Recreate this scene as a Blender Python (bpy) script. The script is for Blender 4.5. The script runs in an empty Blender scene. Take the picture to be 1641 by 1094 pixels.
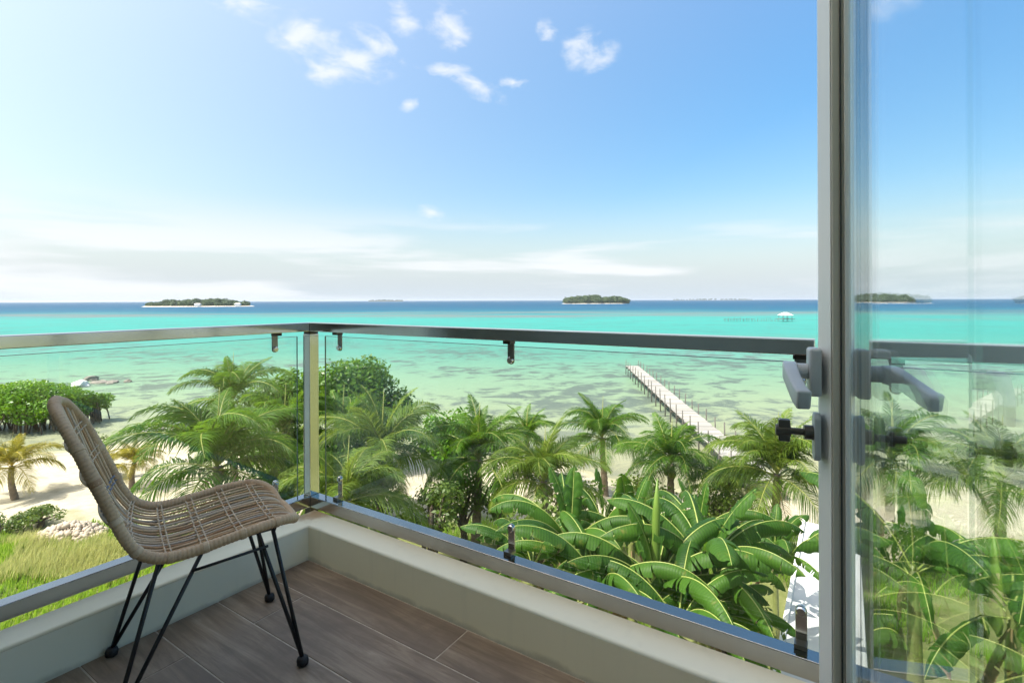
import bpy, bmesh, math, random
import numpy as np
from mathutils import Vector, Matrix

R = math.radians
random.seed(7)
rng = np.random.default_rng(11)
scene = bpy.context.scene
COL = scene.collection

# ------------------------------------------------------------------ camera, sky, sun, exposure
CAM_Z = 11.0
F = 820.5                                   # focal length in photo pixels (18 mm on a 36 mm sensor)
cam_data = bpy.data.cameras.new("camera")
cam_data.lens = 18.0
cam_data.sensor_width = 36.0
cam_data.shift_y = -66.0 / 1641.0
cam_data.clip_start = 0.02
cam_data.clip_end = 90000.0
cam = bpy.data.objects.new("camera", cam_data)
cam.location = (0, 0, CAM_Z)
cam.rotation_euler = (R(90), R(0.2), 0)
COL.objects.link(cam)
scene.camera = cam

SUN_AZ, SUN_EL = R(-112), R(56)
sun_data = bpy.data.lights.new("sun", 'SUN')
sun_data.energy = 2.6
sun_data.angle = R(0.53)
sun_data.color = (1.0, 0.955, 0.88)
sun = bpy.data.objects.new("sun", sun_data)
sdir = Vector((math.cos(SUN_EL) * math.sin(SUN_AZ), math.cos(SUN_EL) * math.cos(SUN_AZ), math.sin(SUN_EL)))
sun.rotation_euler = sdir.to_track_quat('Z', 'Y').to_euler()
sun.location = (0, -5, 40)
COL.objects.link(sun)

scene.view_settings.view_transform = 'Standard'
scene.view_settings.look = 'None'
scene.view_settings.gamma = 1.0
scene.view_settings.exposure = 1.7
scene.view_settings.use_curve_mapping = False
scene.render.engine = 'CYCLES'
scene.cycles.use_denoising = True
scene.cycles.max_bounces = 6
scene.cycles.diffuse_bounces = 3
scene.cycles.glossy_bounces = 4
scene.cycles.transmission_bounces = 4
scene.cycles.transparent_max_bounces = 24
scene.cycles.caustics_reflective = False
scene.cycles.caustics_refractive = False
scene.cycles.sample_clamp_indirect = 6.0


# ------------------------------------------------------------------ node helpers
class NT:
    """tiny helper around a node tree"""
    def __init__(self, tree):
        self.t = tree
        self.t.nodes.clear()

    def n(self, typ, **kw):
        nd = self.t.nodes.new(typ)
        for k, v in kw.items():
            setattr(nd, k, v)
        return nd

    def link(self, a, b):
        self.t.links.new(a, b)

    def put(self, sock, v):
        if isinstance(v, bpy.types.NodeSocket):
            self.link(v, sock)
        elif isinstance(v, (tuple, list)):
            if len(v) == 3 and sock.type == 'RGBA':
                v = (*v, 1)
            sock.default_value = v
        else:
            sock.default_value = v

    def math(self, op, a, b=0.0, c=0.0, clamp=False):
        nd = self.n('ShaderNodeMath', operation=op, use_clamp=clamp)
        self.put(nd.inputs[0], a)
        self.put(nd.inputs[1], b)
        self.put(nd.inputs[2], c)
        return nd.outputs[0]

    def mix(self, f, a, b, blend='MIX'):
        nd = self.n('ShaderNodeMix', data_type='RGBA', blend_type=blend)
        self.put(nd.inputs[0], f)
        self.put(nd.inputs[6], a)
        self.put(nd.inputs[7], b)
        return nd.outputs[2]

    def ramp(self, f, stops, interp='LINEAR'):
        nd = self.n('ShaderNodeValToRGB')
        cr = nd.color_ramp
        cr.interpolation = interp
        while len(cr.elements) < len(stops):
            cr.elements.new(0.5)
        for e, (p, c) in zip(cr.elements, stops):
            e.position = p
            e.color = (*c, 1) if len(c) == 3 else c
        self.put(nd.inputs[0], f)
        return nd.outputs[0]

    def maprange(self, v, a, b, c=0.0, d=1.0, smooth=False):
        nd = self.n('ShaderNodeMapRange', interpolation_type='SMOOTHSTEP' if smooth else 'LINEAR')
        self.put(nd.inputs[0], v)
        for i, q in zip((1, 2, 3, 4), (a, b, c, d)):
            self.put(nd.inputs[i], q)
        return nd.outputs[0]

    def noise(self, vec, scale, detail=3.0, rough=0.55, dist=0.0):
        nd = self.n('ShaderNodeTexNoise')
        if vec is not None:
            self.link(vec, nd.inputs['Vector'])
        nd.inputs['Scale'].default_value = scale
        nd.inputs['Detail'].default_value = detail
        nd.inputs['Roughness'].default_value = rough
        nd.inputs['Distortion'].default_value = dist
        return nd.outputs[0]

    def mapping(self, vec, scale=(1, 1, 1), rot=(0, 0, 0), loc=(0, 0, 0)):
        nd = self.n('ShaderNodeMapping')
        self.link(vec, nd.inputs[0])
        nd.inputs['Location'].default_value = loc
        nd.inputs['Rotation'].default_value = rot
        nd.inputs['Scale'].default_value = scale
        return nd.outputs[0]


def srgb(r, g, b):
    f = lambda c: (c / 255 / 12.92) if c / 255 <= 0.04045 else ((c / 255 + 0.055) / 1.055) ** 2.4
    return (f(r), f(g), f(b))


# ------------------------------------------------------------------ world: Nishita sky with clouds
SKY_STRENGTH = 0.115
world = bpy.data.worlds.new("World")
scene.world = world
world.use_nodes = True
world.cycles.sampling_method = 'MANUAL'
world.cycles.sample_map_resolution = 256
w = NT(world.node_tree)
sky = w.n('ShaderNodeTexSky', sky_type='NISHITA')
sky.sun_disc = False
sky.sun_elevation = SUN_EL
sky.sun_rotation = SUN_AZ
sky.altitude = 10
sky.air_density = 1.0
sky.dust_density = 2.1
sky.ozone_density = 0.7
tc = w.n('ShaderNodeTexCoord')
sep = w.n('ShaderNodeSeparateXYZ')
w.link(tc.outputs['Generated'], sep.inputs[0])
az = w.math('ARCTAN2', sep.outputs[0], sep.outputs[1])
el = w.math('ARCSINE', sep.outputs[2])
cmb = w.n('ShaderNodeCombineXYZ')
w.link(az, cmb.inputs[0]); w.link(el, cmb.inputs[1])
sv = cmb.outputs[0]
n_puff = w.noise(w.mapping(sv, (1, 1.9, 1)), 15.0, 5.0, 0.6, 0.35)
n_band = w.noise(w.mapping(sv, (0.35, 3.2, 1), (0, 0, R(-2)), (0.4, 0.1, 0)), 5.0, 4.0, 0.55, 0.25)


def blob(px, py, hw, hh, tilt=0.0):
    """a cloud at the bearing and elevation where it stands in the sky"""
    a0 = math.atan((px - 820) / F)
    e0 = math.atan((481 - py) / F * math.cos(a0))
    ca = math.cos(a0)
    nd = w.n('ShaderNodeMapping', vector_type='TEXTURE')
    w.link(sv, nd.inputs[0])
    nd.inputs['Location'].default_value = (a0, e0, 0)
    nd.inputs['Rotation'].default_value = (0, 0, R(tilt))
    nd.inputs['Scale'].default_value = (hw / F * ca * ca, hh / F * ca, 1)
    ln = w.n('ShaderNodeVectorMath', operation='LENGTH')
    w.link(nd.outputs[0], ln.inputs[0])
    return ln.outputs['Value']


acc = None
for b in [(395, 5, 85, 26, -5), (475, 55, 55, 36, 30), (558, 92, 92, 38, -8), (600, 68, 64, 24, -25),
          (530, 118, 80, 24, -8), (650, 30, 38, 28, -20), (718, 42, 46, 38, -15), (712, 112, 54, 12, -3), (765, 138, 58, 22, -25),
          (822, 132, 32, 12, -5), (655, 168, 22, 13, 20), (880, 50, 24, 20, -30), (940, 82, 60, 36, -5), (690, 341, 32, 17, -5)]:
    v = blob(*b)
    acc = v if acc is None else w.math('MINIMUM', acc, v)
acc = w.math('SUBTRACT', 1.0, acc, clamp=True)
puff = w.math('ADD', acc, w.math('MULTIPLY', w.math('SUBTRACT', n_puff, 0.53), 2.6))
puff = w.math('MULTIPLY', w.maprange(puff, 0.0, 1.15, 0, 0.82, True), w.maprange(acc, 0.0, 0.22))
# low stratus streaks round the horizon and thin cirrus above them
bandmask = w.math('MULTIPLY', w.maprange(el, R(-1), R(1.0)), w.maprange(el, R(4.0), R(11.0), 1, 0, True))
leftish = w.maprange(az, R(2), R(-38), 0.0, 1.0, True)
bands = w.maprange(w.math('ADD', n_band, w.math('MULTIPLY', leftish, 0.14)), 0.50, 0.66, 0, 0.85, True)
bands = w.math('MULTIPLY', bands, bandmask)
haze_band = w.maprange(el, R(-1.0), R(12), 0.93, 0.0, True)
hs_ = w.n('ShaderNodeHueSaturation')
sd_ = w.n('ShaderNodeVectorMath', operation='DOT_PRODUCT')
w.link(tc.outputs['Generated'], sd_.inputs[0])
sd_.inputs[1].default_value = tuple(sdir)
w.link(w.maprange(sd_.outputs['Value'], -0.15, 0.75, 1.42, 0.80), hs_.inputs['Saturation'])
w.link(w.maprange(el, R(0), R(36), 0.54, 0.92), hs_.inputs['Value'])
w.link(sky.outputs[0], hs_.inputs['Color'])
skyc = w.mix(1.0, hs_.outputs[0], (1.13, 1.05, 0.92, 1), 'MULTIPLY')
cm = w.math('MAXIMUM', puff, bands)
thin = w.mix(haze_band, skyc, (1.98, 2.26, 2.50, 1))
full = w.mix(cm, thin, (2.72, 2.80, 2.88, 1))
bg = w.n('ShaderNodeBackground')
w.link(full, bg.inputs[0])
bg.inputs[1].default_value = SKY_STRENGTH
wo = w.n('ShaderNodeOutputWorld')
w.link(bg.outputs[0], wo.inputs[0])


# ------------------------------------------------------------------ materials
def new_mat(name):
    m = bpy.data.materials.new(name)
    m.use_nodes = True
    return m, NT(m.node_tree)


def finish(t, shader):
    o = t.n('ShaderNodeOutputMaterial')
    t.link(shader, o.inputs[0])


def principled(t, base, rough=0.6, metal=0.0, spec=0.5, normal=None):
    p = t.n('ShaderNodeBsdfPrincipled')
    t.put(p.inputs['Base Color'], base)
    t.put(p.inputs['Roughness'], rough)
    p.inputs['Metallic'].default_value = metal
    p.inputs['Specular IOR Level'].default_value = spec
    if normal is not None:
        t.link(normal, p.inputs['Normal'])
    return p.outputs[0]


def bump(t, h, strength=0.3, dist=0.01):
    b = t.n('ShaderNodeBump')
    b.inputs['Strength'].default_value = strength
    b.inputs['Distance'].default_value = dist
    t.link(h, b.inputs['Height'])
    return b.outputs[0]


def coord(t, which='Object'):
    return t.n('ShaderNodeTexCoord').outputs[which]


def position(t):
    return t.n('ShaderNodeNewGeometry').outputs['Position']


def simple(name, col, rough=0.6, metal=0.0, spec=0.5, var=0.15, scale=8.0, bstr=0.1, bdist=0.003):
    m, t = new_mat(name)
    v = coord(t)
    n = t.noise(v, scale, 5, 0.6)
    base = t.mix(t.maprange(n, 0.3, 0.7), tuple(c * (1 - var) for c in col), tuple(min(1, c * (1 + var)) for c in col))
    finish(t, principled(t, base, rough, metal, spec, bump(t, n, bstr, bdist)))
    return m


def leaf_mat(name, dark, light, trans, rough=0.45, tf=0.42, stripe=None, spec=0.4):
    """leaf: diffuse and gloss above, light passing through"""
    m, t = new_mat(name)
    rnd = t.n('ShaderNodeObjectInfo').outputs['Random']
    v = coord(t)
    n = t.noise(v, 1.3, 1)
    isl = t.n('ShaderNodeNewGeometry').outputs['Random Per Island']
    f = t.math('ADD', t.math('MULTIPLY', rnd, 0.5), t.math('MULTIPLY', isl, 0.35))
    f = t.math('ADD', f, t.math('MULTIPLY', t.math('SUBTRACT', n, 0.5), 0.8), clamp=True)
    base = t.mix(f, dark, light)
    nrm = None
    if stripe:
        scorch = t.noise(v, 2.6, 4, .65, .5)
        base = t.mix(t.maprange(scorch, .62, .74, 0, .85), base, (0.26, 0.20, 0.05))
        wv = t.n('ShaderNodeTexWave', wave_type='BANDS', bands_direction='X')
        t.link(v, wv.inputs['Vector'])
        wv.inputs['Scale'].default_value = stripe
        wv.inputs['Distortion'].default_value = 1.2
        wv.inputs['Detail'].default_value = 2
        base = t.mix(t.math('MULTIPLY', wv.outputs[0], 0.3), base, tuple(c * 1.5 for c in light))
        nrm = bump(t, wv.outputs[0], 0.25, 0.01)
    p = principled(t, base, rough, 0, spec, nrm)
    tr = t.n('ShaderNodeBsdfTranslucent')
    t.put(tr.inputs[0], t.mix(f, tuple(c * 0.75 for c in trans), trans))
    ms = t.n('ShaderNodeMixShader')
    ms.inputs[0].default_value = tf
    t.link(p, ms.inputs[1]); t.link(tr.outputs[0], ms.inputs[2])
    finish(t, ms.outputs[0])
    return m


def glass_mat(name, tint, ior=1.5):
    m, t = new_mat(name)
    fr = t.n('ShaderNodeFresnel')
    fr.inputs[0].default_value = ior
    tr = t.n('ShaderNodeBsdfTransparent')
    tr.inputs[0].default_value = (*tint, 1)
    gl = t.n('ShaderNodeBsdfGlossy')
    gl.inputs['Roughness'].default_value = 0.0
    gl.inputs[0].default_value = (1, 1, 1, 1)
    ms = t.n('ShaderNodeMixShader')
    # the same reflectance from both sides of the sheet
    g = t.n('ShaderNodeNewGeometry')
    lw = t.n('ShaderNodeVectorMath', operation='DOT_PRODUCT')
    t.link(g.outputs['Incoming'], lw.inputs[0]); t.link(g.outputs['Normal'], lw.inputs[1])
    c = t.math('ABSOLUTE', lw.outputs['Value'])
    k = t.math('POWER', t.math('SUBTRACT', 1.0, c, clamp=True), 5.0)
    fac = t.math('ADD', 0.04, t.math('MULTIPLY', k, 0.96))
    t.link(fac, ms.inputs[0])
    t.link(tr.outputs[0], ms.inputs[1]); t.link(gl.outputs[0], ms.inputs[2])
    t.t.nodes.remove(fr)
    finish(t, ms.outputs[0])
    return m


M = {}
M['frond'] = leaf_mat('palm_leaf', (0.010, 0.042, 0.006), (0.115, 0.235, 0.016), (0.26, 0.46, 0.03), 0.5, 0.34, spec=0.22)
M['frond_light'] = leaf_mat('palm_leaf_light', (0.022, 0.065, 0.009), (0.185, 0.265, 0.03), (0.36, 0.48, 0.055), 0.5, 0.34, spec=0.22)
M['frond_yellow'] = leaf_mat('palm_leaf_yellow', (0.14, 0.16, 0.015), (0.38, 0.30, 0.03), (0.50, 0.44, 0.05), 0.4, 0.4)
M['rib'] = simple('palm_rib', (0.24, 0.26, 0.05), 0.45, var=0.25)
M['rib_yellow'] = simple('palm_rib_yellow', (0.60, 0.46, 0.08), 0.45, var=0.2)
M['dry_frond'] = leaf_mat('dry_palm_leaf', (0.20, 0.13, 0.06), (0.38, 0.28, 0.14), (0.30, 0.22, 0.1), 0.7, 0.25)
M['banana'] = leaf_mat('banana_leaf', (0.007, 0.036, 0.008), (0.066, 0.155, 0.016), (0.22, 0.42, 0.03), 0.5, 0.30, 5.5, 0.22)
M['banana_rib'] = simple('banana_rib', (0.30, 0.35, 0.085), 0.4, var=0.15)
M['banana_stem'] = simple('banana_stem', (0.20, 0.22, 0.07), 0.5, var=0.4, scale=3)
M['broad'] = leaf_mat('broad_leaf', (0.022, 0.075, 0.006), (0.105, 0.215, 0.018), (0.22, 0.40, 0.03), 0.4, 0.36)
M['mangrove'] = leaf_mat('mangrove_leaf', (0.04, 0.13, 0.003), (0.15, 0.32, 0.010), (0.30, 0.52, 0.02), 0.4, 0.34)
M['shrub'] = leaf_mat('shrub_leaf', (0.045, 0.10, 0.012), (0.15, 0.21, 0.03), (0.26, 0.35, 0.05), 0.5, 0.35)
M['island_leaf'] = leaf_mat('island_leaf', (0.035, 0.075, 0.025), (0.085, 0.13, 0.045), (0.10, 0.18, 0.04), 0.6, 0.2)
M['grass'] = leaf_mat('grass_blade', (0.15, 0.30, 0.02), (0.30, 0.45, 0.05), (0.42, 0.60, 0.06), 0.5, 0.5)
M['dry_grass'] = leaf_mat('dry_grass_blade', (0.36, 0.42, 0.11), (0.64, 0.60, 0.26), (0.64, 0.62, 0.24), 0.6, 0.5)
M['bark'] = simple('palm_bark', (0.20, 0.155, 0.11), 0.85, var=0.4, scale=5, bstr=0.6, bdist=0.02)
M['dark_bark'] = simple('tree_bark', (0.10, 0.075, 0.05), 0.9, var=0.4, scale=4, bstr=0.6, bdist=0.02)
M['black_steel'] = simple('black_steel', (0.012, 0.012, 0.013), 0.42, 0.0, 0.5, var=0.2)
M['rubber'] = simple('black_rubber', (0.009, 0.009, 0.009), 0.6)
M['rust_dark'] = simple('dark_bracket', (0.06, 0.045, 0.035), 0.5, 0.6)
M['white_paint'] = simple('white_plaster', (0.85, 0.82, 0.75), 0.7, var=0.03, scale=2, bstr=0.15)
M['interior'] = simple('interior_wall', (0.82, 0.76, 0.64), 0.8, var=0.05)
M['dark_wood'] = simple('dark_wood', (0.30, 0.22, 0.15), 0.6, var=0.3)
M['upvc'] = simple('grey_white_frame', (0.90, 0.90, 0.86), 0.25, var=0.03, scale=3, bstr=0.02)
M['upvc_core'] = simple('frame_core', (0.62, 0.58, 0.48), 0.3, var=0.06, scale=3, bstr=0.02)
M['gasket'] = simple('gasket', (0.05, 0.05, 0.045), 0.6)
M['handle'] = simple('handle_grey', (0.50, 0.53, 0.54), 0.42, var=0.04, scale=20, bstr=0.03)
M['lock_dark'] = simple('lock_bronze', (0.09, 0.08, 0.065), 0.35, 0.5)
M['clip'] = simple('clip_steel', (0.23, 0.225, 0.20), 0.32, 0.85, var=0.2)
M['rock'] = simple('reef_rock', (0.20, 0.18, 0.155), 0.9, var=0.4, scale=2, bstr=0.7, bdist=0.05)
M['rock_pale'] = simple('pale_boulder', (0.72, 0.71, 0.68), 0.85, var=0.12, scale=1.5, bstr=0.5, bdist=0.05)
M['rubble'] = simple('coral_rubble', (0.50, 0.41, 0.32), 0.9, var=0.22, scale=3, bstr=0.4)
M['post_wood'] = simple('jetty_post_wood', (0.13, 0.12, 0.105), 0.85, var=0.3)
M['thatch'] = simple('pale_roof', (0.78, 0.74, 0.70), 0.8, var=0.08)
M['rail_glass'] = glass_mat('rail_glass', (0.965, 0.985, 0.972))
M['door_glass'] = glass_mat('door_glass', (0.93, 0.962, 0.955))
M['glass_edge'] = simple('glass_edge', (0.10, 0.17, 0.15), 0.2)


def mk_steel(name, k):
    m, t = new_mat(name)
    v = coord(t)
    n = t.noise(t.mapping(v, (3, 3, 90)), 6, 4, 0.6)
    n2 = t.noise(v, 2.3, 4)
    base = t.mix(t.maprange(n2, .35, .7), (0.52 * k, 0.515 * k, 0.50 * k), (0.40 * k, 0.385 * k, 0.36 * k))
    finish(t, principled(t, base, t.maprange(n, 0.2, 0.8, 0.07, 0.16), 1.0))
    return m


M['steel'] = mk_steel('brushed_steel', 1.3)
M['steel_dark'] = mk_steel('dark_reflection_steel', 0.78)  # darker copy of the steel: the bottom rail's dark reflections put into its colour


def mk_parapet():
    m, t = new_mat('cream_plaster')
    v = coord(t)
    n = t.noise(v, 1.6, 6, 0.6)
    n2 = t.noise(v, 60, 3, 0.6)
    base = t.mix(t.maprange(n, .3, .75), (0.91, 0.86, 0.67), (0.87, 0.82, 0.62))
    # rust that ran from the foot of the corner post
    sx = t.n('ShaderNodeSeparateXYZ'); t.link(v, sx.inputs[0])
    dx = t.math('ABSOLUTE', t.math('ADD', sx.outputs[0], 0.075))
    dy = t.math('ABSOLUTE', t.math('SUBTRACT', sx.outputs[1], 0.075))
    d = t.math('ADD', t.math('MULTIPLY', dx, dx), t.math('MULTIPLY', dy, dy))
    d = t.math('ADD', t.math('SQRT', d), t.math('MULTIPLY', t.math('SUBTRACT', t.noise(v, 22, 4), 0.5), 0.12))
    base = t.mix(t.maprange(d, 0.015, 0.10, 0.75, 0.0, True), base, (0.42, 0.25, 0.10))
    # darker, uneven band along the floor joint
    g = t.math('ADD', sx.outputs[2], t.math('MULTIPLY', t.math('SUBTRACT', t.noise(v, 9, 4), 0.5), 0.05))
    base = t.mix(t.maprange(g, 0.0, 0.022, 0.5, 0.0, True), base, (0.33, 0.31, 0.24))
    # faint vertical weather streaks
    st = t.noise(t.mapping(v, (22, 22, 2.0)), 1.0, 4)
    base = t.mix(t.maprange(st, .55, .8, 0, .14), base, (0.50, 0.50, 0.40))
    finish(t, principled(t, base, 0.62, 0, 0.35, bump(t, n2, 0.12, 0.002)))
    return m


M['parapet'] = mk_parapet()


def mk_plank():
    m, t = new_mat('wood_look_tile')
    v = coord(t)
    rnd = t.n('ShaderNodeObjectInfo').outputs['Random']
    off = t.n('ShaderNodeCombineXYZ')
    t.link(t.math('MULTIPLY', rnd, 37.0), off.inputs[0]); t.link(t.math('MULTIPLY', rnd, 11.0), off.inputs[1])
    va = t.n('ShaderNodeVectorMath', operation='ADD')
    t.link(v, va.inputs[0]); t.link(off.outputs[0], va.inputs[1])
    gr = t.noise(t.mapping(va.outputs[0], (1.6, 16, 16)), 1.6, 8, 0.68, 0.6)
    fine = t.noise(t.mapping(va.outputs[0], (9, 120, 60)), 1.0, 5, 0.7)
    blot = t.noise(va.outputs[0], 3.2, 5, 0.6, 0.4)
    base = t.ramp(gr, [(0.28, (0.13, 0.088, 0.056)), (0.45, (0.225, 0.16, 0.105)), (0.58, (0.32, 0.24, 0.165)), (0.76, (0.47, 0.37, 0.27))])
    base = t.mix(t.maprange(blot, .40, .66, 0, .85), base, (0.17, 0.125, 0.093))
    base = t.mix(t.maprange(fine, .6, .85, 0, .5), base, (0.52, 0.39, 0.26))
    base = t.mix(t.math('MULTIPLY', rnd, 0.22), base, (0.12, 0.085, 0.06))
    finish(t, principled(t, base, t.maprange(blot, .3, .7, .38, .6), 0, 0.4, bump(t, fine, 0.18, 0.0015)))
    return m


M['plank'] = mk_plank()
M['grout'] = simple('grout', (0.44, 0.37, 0.29), 0.9, var=0.25, scale=30)


def mk_rattan(name, wraps=False):
    m, t = new_mat(name)
    v = coord(t)
    rnd = t.n('ShaderNodeObjectInfo').outputs['Random']
    n = t.noise(t.mapping(v, (7, 7, 7)), 1.0, 4, 0.6)
    f = t.math('ADD', t.math('MULTIPLY', rnd, .75), t.math('MULTIPLY', t.math('SUBTRACT', n, .35), .7), clamp=True)
    if wraps:
        base = t.ramp(f, [(0, (0.36, 0.20, 0.10)), (.5, (0.56, 0.39, 0.23)), (1, (0.68, 0.53, 0.36))])
    else:
        base = t.ramp(f, [(0, (0.26, 0.12, 0.05)), (.3, (0.54, 0.32, 0.15)), (.6, (0.64, 0.48, 0.31)), (.85, (0.52, 0.43, 0.33)), (1, (0.38, 0.34, 0.30))])
    fn = t.noise(v, 160, 3, .6)
    base = t.mix(t.maprange(fn, .5, .8, 0, .45), base, (0.13, 0.095, 0.065))
    finish(t, principled(t, base, 0.55, 0, 0.4, bump(t, fn, 0.3, 0.0012)))
    return m


M['rattan'] = mk_rattan('rattan_rod')
M['rattan_wrap'] = mk_rattan('rattan_wrap', True)
M['cane'] = simple('cane_binding', (0.56, 0.44, 0.30), 0.6, var=0.35, scale=60)
M['cane_blue'] = simple('grey_blue_binding', (0.20, 0.22, 0.27), 0.6, var=0.3, scale=60)


def mk_deck():
    m, t = new_mat('jetty_board')
    rnd = t.n('ShaderNodeObjectInfo').outputs['Random']
    v = coord(t)
    n = t.noise(t.mapping(v, (1, 9, 3)), 2.0, 5)
    f = t.math('ADD', t.math('MULTIPLY', rnd, .7), t.math('MULTIPLY', n, .35), clamp=True)
    base = t.ramp(f, [(0, (0.22, 0.205, 0.185)), (.4, (0.36, 0.335, 0.305)), (1, (0.48, 0.45, 0.41))])
    finish(t, principled(t, base, .85, 0, .2, bump(t, n, .3, .01)))
    return m


M['deck'] = mk_deck()


def mk_ground():
    m, t = new_mat('sand_and_soil')
    v = position(t)
    sx = t.n('ShaderNodeSeparateXYZ'); t.link(v, sx.inputs[0])
    n = t.noise(v, 0.35, 6, .6)
    n2 = t.noise(v, 2.2, 6, .65)
    n3 = t.noise(v, 14, 4, .6)
    sand = t.mix(t.maprange(n2, .3, .7), (0.46, 0.40, 0.29), (0.55, 0.49, 0.37))
    sand = t.mix(t.maprange(n3, .62, .8, 0, .5), sand, (0.36, 0.29, 0.19))
    wet = t.maprange(t.math('ADD', sx.outputs[2], t.math('MULTIPLY', t.math('SUBTRACT', n2, .5), .35)), .02, .30, 1, 0)
    sand = t.mix(t.math('MULTIPLY', wet, .75), sand, (0.33, 0.31, 0.18))
    soil = t.mix(t.maprange(n2, .35, .7), (0.13, 0.155, 0.045), (0.22, 0.22, 0.095))
    # turf close to the house and on the left, sand beyond
    edge = t.math('ADD', sx.outputs[1], t.math('MULTIPLY', t.math('SUBTRACT', n, .5), 7))
    turf = t.maprange(edge, 21.6, 23.2, 1, 0)
    base = t.mix(turf, sand, soil)
    litter = t.maprange(t.noise(v, 0.8, 5, .6), .55, .72, 0, .55)
    base = t.mix(litter, base, (0.27, 0.22, 0.12))
    finish(t, principled(t, base, .95, 0, .1, bump(t, n3, .5, .03)))
    return m


M['ground'] = mk_ground()


def mk_sea():
    m, t = new_mat('lagoon_water')
    v = position(t)
    sx = t.n('ShaderNodeSeparateXYZ'); t.link(v, sx.inputs[0])
    x, y = sx.outputs[0], sx.outputs[1]
    nbig = t.noise(t.mapping(v, (.0045, .0045, 1)), 1.0, 5, .55)
    nmid = t.noise(t.mapping(v, (.03, .03, 1)), 1.0, 5, .6)
    # distance offshore, bent by the shape of the reef
    off = t.math('ADD', y, t.math('MULTIPLY', t.math('SUBTRACT', nbig, .5), t.maprange(y, 60, 600, 0, 520)))
    off = t.math('ADD', off, t.math('MULTIPLY', t.math('SUBTRACT', nmid, .5), t.maprange(y, 30, 300, 8, 45)))
    off = t.math('MAXIMUM', off, 20.0)
    s = t.math('DIVIDE', t.math('LOGARITHM', t.math('DIVIDE', off, 20.0), 10.0), 3.0)     # 20 m .. 20 km -> 0..1
    P = lambda d: math.log10(d / 20) / 3
    col = t.ramp(s, [(P(28), (0.33, 0.30, 0.175)), (P(40), (0.285, 0.29, 0.18)), (P(55), (0.23, 0.295, 0.185)), (P(75), (0.16, 0.28, 0.19)),
                     (P(105), (0.085, 0.25, 0.195)), (P(170), (0.042, 0.243, 0.208)), (P(290), (0.042, 0.265, 0.228)), (P(370), (0.045, 0.235, 0.222)),
                     (P(450), (0.026, 0.155, 0.185)), (P(600), (0.009, 0.090, 0.155)), (P(1000), (0.003, 0.066, 0.138)), (P(4000), (0.003, 0.06, 0.125))])
    # brown reef flat along the drop-off
    reef = t.math('MULTIPLY', t.maprange(off, 300, 370, 0, 1, True), t.maprange(off, 430, 520, 1, 0, True))
    reef = t.math('MULTIPLY', reef, t.maprange(t.noise(t.mapping(v, (.006, .016, 1), loc=(4, 2, 0)), 1.0, 5, .6), .40, .56, 0, .9))
    col = t.mix(reef, col, (0.12, 0.16, 0.155))
    # seagrass beds in the shallows, in loose patches
    pn = t.noise(t.mapping(v, (.27, .33, 1), loc=(2.3, 7.1, 0)), 1.0, 6, .70, .4)
    pl = t.noise(t.mapping(v, (.030, .045, 1), loc=(1.1, .7, 0)), 1.0, 3, .5)
    lim = t.math('MULTIPLY', t.maprange(y, 36, 48, 0.5, 1), t.maprange(y, 95, 150, 1, 0.25))
    pat = t.math('ADD', t.math('MULTIPLY', pn, .72), t.math('MULTIPLY', pl, .50))
    pat = t.math('MULTIPLY', t.maprange(pat, .60, .70, 0, .80, True), lim)
    col = t.mix(pat, col, (0.085, 0.105, 0.10))
    # scattered dark streaks further out
    pn2 = t.noise(t.mapping(v, (.035, .06, 1), loc=(9, 3, 0)), 1.0, 6, .62)
    st = t.math('MULTIPLY', t.maprange(pn2, .55, .68, 0, .55), t.math('MULTIPLY', t.maprange(y, 85, 130), t.maprange(y, 250, 380, 1, 0)))
    col = t.mix(st, col, (0.045, 0.17, 0.15))
    # wave pattern: light and dark of the ripples over the sand
    rp = t.noise(t.mapping(v, (.55, 1.5, 1), (0, 0, R(12))), 1.0, 4, .6, .6)
    col = t.mix(t.math('MULTIPLY', t.maprange(rp, .35, .7), t.maprange(y, 35, 140, .42, .12)), col,
                t.mix(.5, col, (0.13, 0.16, 0.14)))
    w1 = t.noise(t.mapping(v, (.7, 1.9, 1), (0, 0, R(10))), 1.0, 3, .55, .3)
    w2 = t.noise(t.mapping(v, (.06, .2, 1), (0, 0, R(-8))), 1.0, 3, .55, .3)
    h = t.math('ADD', t.math('MULTIPLY', w1, .12), t.math('MULTIPLY', w2, .5))
    nb = bump(t, h, .5, 1.0)
    df = t.n('ShaderNodeBsdfDiffuse'); t.link(col, df.inputs[0]); t.link(nb, df.inputs['Normal'])
    gl = t.n('ShaderNodeBsdfGlossy'); gl.inputs['Roughness'].default_value = .22; t.link(nb, gl.inputs['Normal'])
    lw = t.n('ShaderNodeLayerWeight'); lw.inputs[0].default_value = .5
    fac = t.math('ADD', .025, t.math('MULTIPLY', t.math('POWER', lw.outputs['Facing'], 4.0), .10))
    ms = t.n('ShaderNodeMixShader')
    t.link(fac, ms.inputs[0]); t.link(df.outputs[0], ms.inputs[1]); t.link(gl.outputs[0], ms.inputs[2])
    finish(t, ms.outputs[0])
    return m


M['sea'] = mk_sea()


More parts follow.
